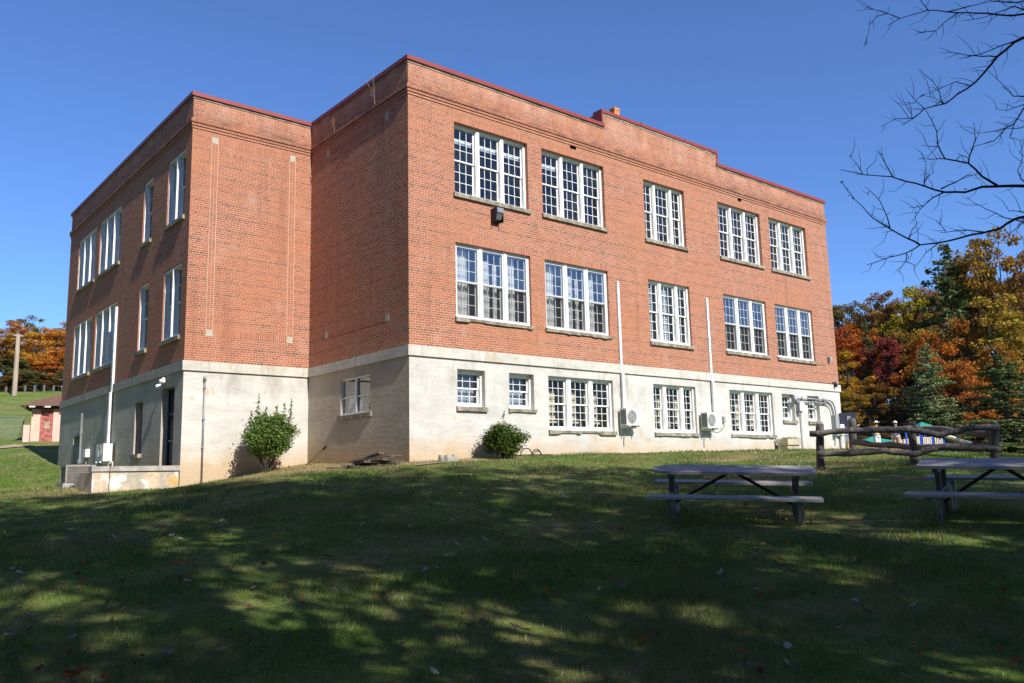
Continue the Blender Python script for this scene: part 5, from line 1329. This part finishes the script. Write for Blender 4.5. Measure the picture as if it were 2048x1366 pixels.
for (px, b, t_, w_, D, k, c, lab) in (
    (8, 782, 640, 90, 122, 0, (.33, .15, .07), 'russet tree at the left edge of the hilltop'), (62, 782, 632, 80, 132, 2, (.17, .16, .05), 'olive-green tree in the middle of the left hilltop'),
    (100, 782, 655, 90, 124, 1, (.46, .19, .03), 'bright orange tree on the left hilltop next to the building'), (135, 780, 648, 90, 130, 3, (.35, .20, .05), 'orange-gold tree on the left hilltop mostly hidden by the building'),
    (78, 782, 668, 90, 116, 0, (.50, .24, .035), 'golden orange tree behind the utility pole'), (112, 782, 690, 80, 112, 2, (.42, .15, .03), 'low deep orange tree on the hilltop touching the building edge'),
    (30, 782, 672, 70, 118, 3, (.28, .15, .045), 'brown tree on the left hilltop behind the pole'), (12, 784, 712, 70, 112, 4, (.12, .13, .05), 'low dark green tree at the left edge of the hilltop'), (52, 784, 740, 50, 110, 1, (.20, .16, .06), 'low brown-green thicket at the foot of the hilltop trees')):
    ptree(px, b, t_, w_ * 1.2, D, k, c, lab, group=LG)
for k, px in enumerate((-60, -150, -240, -340, -450, -560, -690, -840)):   # the same wood going on to the left, mirrored in the side windows
    ptree(px, 784, 640 - 12 * (k % 3), 150, 112 + 6 * (k % 2), k % 5, (GOLD, ORNG, OLIV, BRWN)[k % 4], 'autumn tree on the hilltop beyond the left edge of the photo', group='hilltop trees beyond the left edge')
for k, px in enumerate(range(-24, 140, 13)):
    ptree(px, 782, 742 + 9 * (k % 3), 46, 108 + (k % 2) * 3, k % 5, ((.15, .14, .05), (.30, .16, .04), (.20, .13, .05))[k % 3], 'low bushy thicket under the hilltop trees at the left', 'thicket', group='thicket along the left hilltop')
# tall oaks behind the photographer: their shade lies over the lawn
SHT = [broadleaf(400 + k, R_=3.8, z0=.06, n_cl=84, per=44, leaf=.11) for k in range(3)]
SH = [(-31, -21, 24, 10), (-24, -24.0, 28, 10), (-17, -25.5, 30, 10), (-13.5, -26, 30.5, 9), (-10.5, -26, 29.5, 9), (-8, -25.5, 28.5, 8.5), (-6, -27, 27, 9), (-3.2, -27.5, 24.5, 9), (-.3, -27.5, 22.2, 8), (3, -28, 20.8, 7.5), (7.2, -28.5, 19.8, 7), (11.8, -28.5, 19.3, 7),
      (-27, -31, 24, 10), (-20, -33, 24, 10), (-13, -33.5, 25, 10), (-6, -34, 24.5, 10), (1, -35, 23, 9), (-22, -40, 23, 10), (-13, -41, 24, 10), (-4, -42, 24, 10),
      (-17, -27.5, 14, 8), (-11, -29.5, 15, 8), (-5, -30.5, 15, 8), (-23, -27, 14, 8), (-14, -28.5, 13, 8), (-8, -28.2, 13, 8), (-1, -29, 12.5, 8)]
HI = broadleaf(410, R_=3.8, z0=.52, n_cl=84, per=46, leaf=.11)
for x, y, H, W_ in ((-19, -16, 24, 11), (-13.2, -23.5, 25, 10), (-6, -23, 20.5, 10), (2, -24.5, 17.5, 9)):  # unseen crowns added to block overhead sky and darken the lawn
    tree(HI, (x, y, h(x, y)), W_ / 7.2, H / 10, BRWN, 'unseen high-crowned oak added to block sky light, close beside the photographer', 'unseen_oak_tree', 'sky-blocking oaks added round the photographer')
for k, (x, y, H, W_) in enumerate(SH):
    tree(SHT[k % 3] if H > 18 else BT[k % 5], (x, y, h(x, y)), W_ / 7.2, H / 10, (BRWN, (.16, .13, .04), OLIV)[k % 3], 'tall leafy oak behind the photographer shading the lawn', 'unseen_oak_tree', 'shade oaks behind the photographer')

for k, (x, y, H, W_) in enumerate(((-25, -9, 19, 10), (-26, 1, 20, 10), (-24, 10, 19, 10), (-25, 19, 20, 10), (-24, 28, 18, 10), (-22, 37, 17, 9), (-20, 47, 16, 9), (-33, -4, 22, 11), (-33, 8, 22, 11), (-32, 21, 21, 11), (-30, 33, 20, 11))):  # unseen trees added to cut sky light on the return and left side
    tree(BT[k % 5], (x, y, h(x, y)), W_ / BROADW[k % 5], H / 10, (ORNG, (.20, .14, .04), GOLD, BRWN)[k % 4], 'tall unseen autumn tree added left of the frame to block sky light, mirrored in the side windows of the school', 'sky_block_tree', 'sky-blocking trees added left of the frame')
# ------------------------------------------------------------------ bare branches reaching in from the right
bt_ = empty('bare_tree', (0, 0, 0), 'bare dark-twigged tree whose branches hang into the top right of the sky', 'tree')
tp = at(2480, 1100, 7.6); bt_.location = (tp[0], tp[1], h(tp[0], tp[1]))
m = MB(); m.tube([(tp[0], tp[1], h(tp[0], tp[1]) - .2), (tp[0] - .05, tp[1], -2.0), tuple(at(2470, 100, 7.6)), tuple(at(2440, -500, 7.6))], [.22, .18, .15, .09], 12); m.build('trunk', MAT['bark'], bt_, True)
Zm = lambda x, y: (1648 + x / 2.44, y / 2.44)
BR = [
    (7.4, 2.1, .5, [(2480, 20), (2230, 40), (2048, 28), Zm(880, 75), Zm(800, 65), Zm(700, 62), Zm(600, 58), Zm(510, 50), Zm(370, 90), Zm(310, 125)]),
    (7.1, .8, .3, [Zm(370, 90), Zm(310, 65), Zm(240, 45), Zm(160, 0)]), (7.1, .6, .3, [Zm(310, 65), Zm(258, 80), Zm(222, 120), Zm(207, 200)]), (7.2, .8, .3, [Zm(650, 65), Zm(580, 115), Zm(545, 150), Zm(510, 190)]), (7.2, .6, .3, [Zm(545, 150), Zm(490, 155), Zm(440, 170)]),
    (7.2, .8, .4, [Zm(600, 58), Zm(720, 28), Zm(860, 0)]), (7.0, .6, .3, [Zm(510, 50), Zm(475, 8), Zm(460, -30)]), (7.4, 1.2, .4, [(2048, 20), Zm(930, 30), Zm(850, 60), Zm(780, 85), Zm(670, 103)]), (7.4, 1.4, .4, [(2100, -10), Zm(940, 12), Zm(830, 8), Zm(740, -20)]), (7.3, .7, .3, [(2060, 40), Zm(960, 20), Zm(880, -5)]),
    (7.2, 3.0, .7, [(2470, 60), (2200, 30), Zm(976, 183), Zm(930, 205), Zm(840, 280), Zm(790, 345), Zm(740, 400), Zm(650, 460), Zm(595, 505), Zm(490, 530), Zm(440, 575), Zm(380, 610)]),
    (6.8, .7, .3, [Zm(440, 575), Zm(350, 580), Zm(275, 620)]), (6.8, .5, .25, [Zm(430, 578), Zm(425, 530), Zm(415, 490)]), (6.8, .7, .3, [Zm(580, 508), Zm(565, 450), Zm(530, 395), Zm(490, 362)]), (6.9, .7, .3, [Zm(715, 418), Zm(640, 400), Zm(560, 435), Zm(478, 470)]), (6.9, .6, .25, [Zm(590, 505), Zm(540, 480), Zm(490, 468)]),
    (7.1, 1.0, .4, [Zm(845, 277), Zm(770, 275), Zm(700, 270), Zm(620, 255), Zm(570, 235)]), (7.1, 1.0, .4, [Zm(940, 198), Zm(860, 225), Zm(760, 265), Zm(660, 288)]), (6.7, .6, .3, [Zm(490, 530), Zm(445, 490), Zm(398, 430)]),
    (7.3, 3.2, .6, [(2475, 430), (2250, 385), Zm(976, 908), Zm(880, 908), Zm(770, 912), Zm(690, 938), Zm(590, 938), Zm(490, 908), Zm(400, 885), Zm(330, 862), Zm(190, 852), Zm(80, 828)]),
    (7.0, 1.1, .4, [Zm(585, 938), Zm(530, 965), Zm(470, 1020), Zm(420, 1090)]), (7.0, .6, .3, [Zm(485, 1005), Zm(450, 1010), Zm(415, 1014)]), (7.1, 1.0, .4, [Zm(570, 922), Zm(640, 890), Zm(690, 860), Zm(750, 850)]), (6.9, .9, .3, [Zm(488, 908), Zm(492, 850), Zm(498, 785)]), (6.9, .6, .25, [Zm(492, 880), Zm(515, 858), Zm(538, 840)]),
    (6.9, .9, .3, [Zm(335, 862), Zm(300, 800), Zm(285, 760), Zm(280, 715)]), (6.8, .6, .3, [Zm(190, 852), Zm(160, 800), Zm(130, 762)]), (6.8, .5, .25, [Zm(215, 852), Zm(205, 822)]), (7.2, 1.9, .6, [Zm(845, 905), Zm(770, 860), Zm(705, 797), Zm(590, 775), Zm(555, 705), Zm(550, 640), Zm(495, 535)]), (7.1, 1.1, .4, [Zm(705, 797), Zm(720, 735), Zm(738, 680), Zm(730, 595)]), (7.0, .6, .3, [Zm(590, 775), Zm(520, 778), Zm(455, 772)]), (7.0, .6, .3, [Zm(553, 715), Zm(510, 713), Zm(475, 710)]), (7.0, .5, .25, [Zm(550, 645), Zm(575, 617)]), (7.1, .6, .3, [Zm(700, 770), Zm(655, 752)]),
    (7.1, .9, .35, [(2060, 372), Zm(960, 870), Zm(945, 830), Zm(970, 760), Zm(950, 735)]),
    (7.3, 2.9, .6, [(2478, 470), (2250, 400), (2048, 434), Zm(930, 1070), Zm(860, 1115), Zm(780, 1135), Zm(650, 1165), Zm(560, 1185), Zm(470, 1195), Zm(400, 1235), Zm(320, 1255), Zm(210, 1293)]),
    (6.9, 1.6, .4, [Zm(465, 1193), Zm(410, 1165), Zm(320, 1115), Zm(240, 1065), Zm(190, 1010), Zm(140, 965), Zm(85, 888)]), (6.8, .9, .3, [Zm(322, 1115), Zm(305, 1050), Zm(275, 985), Zm(240, 945), Zm(195, 908)]), (6.8, .5, .25, [Zm(300, 1108), Zm(240, 1115)]), (6.8, .5, .25, [Zm(335, 1125), Zm(285, 1136)]), (6.9, .8, .3, [Zm(555, 1188), Zm(500, 1230), Zm(468, 1275)]), (6.9, .7, .3, [Zm(403, 1234), Zm(398, 1275), Zm(380, 1300), Zm(362, 1330)]), (6.9, .6, .25, [Zm(400, 1275), Zm(455, 1300)]),
    (7.1, 1.0, .4, [Zm(785, 1133), Zm(700, 1122), Zm(630, 1128), Zm(565, 1136)]), (7.0, .6, .25, [Zm(595, 1130), Zm(570, 1100), Zm(545, 1075)]), (7.0, .7, .3, [Zm(415, 1168), Zm(430, 1120), Zm(465, 1085)]), (6.9, .5, .25, [Zm(320, 1255), Zm(290, 1262), Zm(262, 1257)]), (7.1, .8, .35, [(2048, 425), Zm(940, 1030), Zm(900, 1030)]), (7.2, .9, .3, [(2048, 437), Zm(950, 1110), Zm(935, 1140)]),
    (7.2, 1.8, .5, [(2474, 280), (2200, 240), (2048, 215), Zm(930, 600), Zm(885, 628), Zm(830, 688), Zm(725, 716)]), (7.2, .9, .3, [Zm(890, 625), Zm(830, 640), Zm(745, 652)]), (7.2, 1.0, .35, [(2060, 245), Zm(960, 625), Zm(885, 627)]), (7.3, 1.1, .4, [(2070, 190), Zm(975, 470), Zm(925, 470), Zm(870, 410), Zm(800, 345)]), (7.3, .8, .3, [(2070, 205), Zm(960, 515), Zm(890, 540), Zm(835, 532)]), (7.2, .7, .3, [Zm(930, 600), Zm(905, 670), Zm(976, 690)]),
    (7.0, .8, .3, [Zm(980, 1085), Zm(880, 1062), Zm(790, 1020), Zm(730, 990), Zm(700, 960)])]
m = MB()
for k, (D, rcm, tip, P) in enumerate(BR):
    P = [Vector(at(x, y, D + .12 * math.sin(k * 1.9 + q * .8) + (.25 * (1 - q / len(P)) if len(P) > 7 else 0))) for q, (x, y) in enumerate(P)]
    Q = []
    for a, b in zip(P[:-1], P[1:]): Q += [a, a.lerp(b, .5) + Vector((random.uniform(-1, 1), random.uniform(-1, 1), random.uniform(-1, 1))) * (b - a).length * .03]
    Q.append(P[-1]); n_ = len(Q); m.tube(Q, [(rcm * (1 - (q / (n_ - 1)) ** .8) + tip * 1.0) * .0042 for q in range(n_)], 6)
    for q in range(2, n_ - 1, 2 if n_ < 9 else 3):     # short buds and spurs
        d = Vector((random.uniform(-1, 1), random.uniform(-1, 1), random.uniform(-.4, 1))).normalized() * random.uniform(.03, .09); m.tube([Q[q], Q[q] + d * .6 + Vector((0, 0, .006)), Q[q] + d], [.0022, .0017, .001], 4)
_k0 = random.getstate()
for k, (D, rcm, tip, P) in enumerate(BR):       # fine side shoots along every limb
    P = [Vector(at(x, y, D)) for x, y in P if x < 2120]
    for a, b in zip(P[:-1], P[1:]):
        for q in range(1 + int((b - a).length / .22)):
            s0 = a.lerp(b, random.random()); d = (b - a).normalized(); sd = d.cross(Vector((random.uniform(-1, 1), random.uniform(-1, 1), random.uniform(-1, 1)))).normalized()
            L_ = random.uniform(.06, .24); e1 = s0 + (d * .6 + sd).normalized() * L_ * .5; e2 = e1 + (d * .9 + sd * .6 + Vector((0, 0, random.uniform(-.2, .5)))).normalized() * L_ * .5
            m.tube([s0, e1, e2], [.0024, .0018, .0009], 4)
random.setstate(_k0)
m.build('branches', MAT['twig'], bt_, True)
V, UV = leaf_quads(np.array([at(*Zm(x, y), d) for x, y, d in ((207, 205, 7.1), (204, 215, 7.1), (128, 762, 6.8), (85, 888, 6.9), (122, 955, 6.9), (142, 968, 6.9), (215, 948, 6.8), (558, 105, 7.2), (940, 297, 7.2), (478, 468, 6.9), (690, 923, 7.2))]), .014)
o = bpy.data.objects.new('dead_leaves', quads_mesh('dead_leaves', V, UV, MAT['leaf'])); COL.objects.link(o); o.parent = bt_; o.matrix_parent_inverse = parent_inv(bt_); o.color = (.03, .02, .012, 1)

# ------------------------------------------------------------------ grass and fallen leaves
def lawn_points(n, D0, D1, mar=.06):
    D_ = np.sqrt(rng.uniform(D0 ** 2, D1 ** 2, n)); a = YAW + rng.uniform(-math.atan(1024 / FPX) - mar, math.atan(1024 / FPX) + mar, n)
    x, y = CAM[0] + D_ * np.sin(a), CAM[1] + D_ * np.cos(a)
    bad = ((x > -.1) & (y > -.05)) | ((x > -WW - .1) & (y > D1_ - .05)) | ((x > -6.6) & (x < -4) & (y > 5.9) & (y < 6.4)) | ((x > -6.7) & (x < -5.7) & (y > 8.3) & (y < 9.3))
    return x[~bad], y[~bad]


D1_ = 6.027
gm = NT('grass_blade'); u_ = gm.sep(gm.uv()); gp = gm.noise(gm.pos(), .45, 5, .62); gq = gm.noise(gm.pos(), 3.2, 4, .7)
gc = gm.mix(u_[0], (.05, .10, .013), (.125, .225, .03))
gc = gm.mix(gm.math('MULTIPLY', gm.ramp(gp, [(.42, 0), (.66, .9)]), gm.ramp(gq, [(.35, .1), (.6, .85)])), gc, (.27, .215, .10))
gc = gm.mix(gm.math('GREATER_THAN', u_[0], .9), gc, (.36, .29, .14))
d_ = gm.n('ShaderNodeBsdfDiffuse'); t2 = gm.n('ShaderNodeBsdfTranslucent'); gm.t.links.new(gc, d_.inputs[0]); gm.t.links.new(gc, t2.inputs[0]); mm = gm.n('ShaderNodeMixShader', i_0=.35); gm.t.links.new(d_.outputs[0], mm.inputs[1]); gm.t.links.new(t2.outputs[0], mm.inputs[2])
gs = gm.n('ShaderNodeBsdfGlossy', i_Roughness=.35); m3 = gm.n('ShaderNodeMixShader', i_0=.035); gm.t.links.new(mm.outputs[0], m3.inputs[1]); gm.t.links.new(gs.outputs[0], m3.inputs[2]); gm.t.links.new(m3.outputs[0], gm.out.inputs[0])
GV, GU = [], []
for (n, a, b, hh, ww) in ((150000, 5.5, 11, .058, .0042), (140000, 11, 17, .055, .007), (120000, 17, 27, .055, .012), (60000, 27, 48, .06, .03)):
    x, y = lawn_points(n, a, b); z = hts(x, y); n = len(x)
    tuft = .55 + .9 * np.clip(.5 + .5 * np.sin(x * 2.1 + 1.3 * np.sin(y * 1.7)) * np.sin(y * 2.6 + np.sin(x * 1.1)), 0, 1)
    if a > 15: # thin out on the worn earth along the walls
        keep = ~((rng.random(n) < .8) & ((np.hypot((x + 1.2) / 2.2, (y - 3.2) / 3.4) < 1) | (np.hypot((x - 1.2) / 2.4, (y + .5) / .7) < 1))); x, y, z, tuft = x[keep], y[keep], z[keep], tuft[keep]; n = len(x)
    an = rng.uniform(0, 6.283, n); le = rng.normal(size=(n, 2)) * .5; L = hh * tuft * rng.uniform(.5, 1.35, n); wv = np.sin(x * .9 + 2.1 * np.sin(y * .7)) * np.sin(y * 1.3 + 1.7 * np.sin(x * .6)); L = L * np.clip(.95 + .55 * wv, .35, 1.6); L = np.where(rng.random(n) < .014, L * 1.9, L); w2 = ww * rng.uniform(.6, 1.3, n) / 2
    cx, sx = np.cos(an) * w2, np.sin(an) * w2
    v = np.stack([np.stack([x - cx, y - sx, z - .01], -1), np.stack([x + cx, y + sx, z - .01], -1), np.stack([x + le[:, 0] * L, y + le[:, 1] * L, z + L], -1)], 1)
    GV.append(v.reshape(-1, 3)); r_ = rng.random(n); GU.append(np.repeat(np.stack([r_, rng.random(n)], -1)[:, None], 3, 1).reshape(-1, 2))
gr = bpy.data.objects.new('grass', quads_mesh('grass', np.concatenate(GV), np.concatenate(GU), gm.m, 3)); COL.objects.link(gr)
tag(gr, 'short green and straw coloured grass blades of the lawn', 'grass', None, 'stuff')


def leaf_mesh(kind, seed):
    rr = random.Random(seed); m = MB(); n = 22; P = []
    for k in range(n):
        a = 6.283 * k / n
        r_ = {0: 1 + .28 * math.cos(5 * a) + .1 * math.cos(3 * a), 1: .8 + .15 * math.cos(2 * a) + .16 * (k % 2), 2: .85 + .12 * math.cos(a)}[kind] * rr.uniform(.9, 1.1)
        x, y = r_ * math.cos(a) * 1.15, r_ * math.sin(a) * (.62 if kind == 2 else .85)
        P.append((x, y, .28 * abs(y) ** 1.5 * rr.uniform(.4, 1.5) + .22 * x * x * rr.uniform(.3, 1)))
    for k in range(n): m.quad([(0, 0, .02), P[k], P[(k + 1) % n]], [(rr.random(), .5)] * 3)
    m.tube([(-1.0, 0, .2), (-1.7, .1, .12)], [.03, .02], 4)
    return m.mesh('fallen_leaf', MAT['leaf'], True)


LM = [leaf_mesh(k % 3, 40 + k) for k in range(7)]
KINDS = [((.27, .18, .13), 'dry brown fallen leaf on the shaded lawn'), ((.42, .15, .035), 'orange-brown fallen leaf on the lawn'), ((.46, .39, .34), 'pale curled fallen leaf on the lawn'), ((.12, .05, .035), 'dark red-brown fallen leaf on the lawn')]
x, y = lawn_points(300, 6, 17, .0)
z = hts(x, y)
for k in range(len(x)):
    q = int(rng.choice(4, p=[.34, .24, .28, .14])); o = bpy.data.objects.new('fallen_leaf', LM[k % 7]); COL.objects.link(o)
    o.location = (x[k], y[k], z[k] + .035 + .02 * random.random()); s = random.uniform(.026, .05); o.scale = (s, s, s); o.rotation_euler = (random.uniform(-.5, .5), random.uniform(-.5, .5), random.random() * 6.28)
    o.color = (*KINDS[q][0], 1); tag(o, KINDS[q][1], 'leaf', 'fallen leaves on the lawn: ' + ('brown', 'orange', 'pale', 'dark')[q])
hero = at(150, 1352, 6.6)
for (px, py, D, s, c, lab) in ((150, 1346, 6.75, .07, (.17, .052, .018), 'large bright orange-brown leaf at the bottom left corner of the lawn'), (330, 1316, 7, .075, (.3, .26, .24), 'large pale curled leaf right of the bright orange leaf at bottom left'), (1042, 1272, 7.5, .075, (.33, .24, .17), 'large pale tan leaf with pointed lobes near the bottom centre')):
    o = bpy.data.objects.new('fallen_leaf', LM[0]); COL.objects.link(o); p = at(px, py, D); o.location = (p[0], p[1], h(p[0], p[1]) + .05); o.scale = (s, s, s); o.rotation_euler = (.3, -.25, random.random() * 6); o.color = (*c, 1); tag(o, lab, 'leaf')
x, y = lawn_points(4200, 6.5, 45, .05); z = hts(x, y)
V, UV = leaf_quads(np.stack([x, y, z + .035], -1), .035, 1.5)
o = bpy.data.objects.new('leaf_litter', quads_mesh('leaf_litter', V, UV, MAT['leaf'])); COL.objects.link(o); o.color = (.26, .11, .045, 1); tag(o, 'scatter of small dry orange and brown leaf bits over the lawn', 'leaf litter', None, 'stuff')
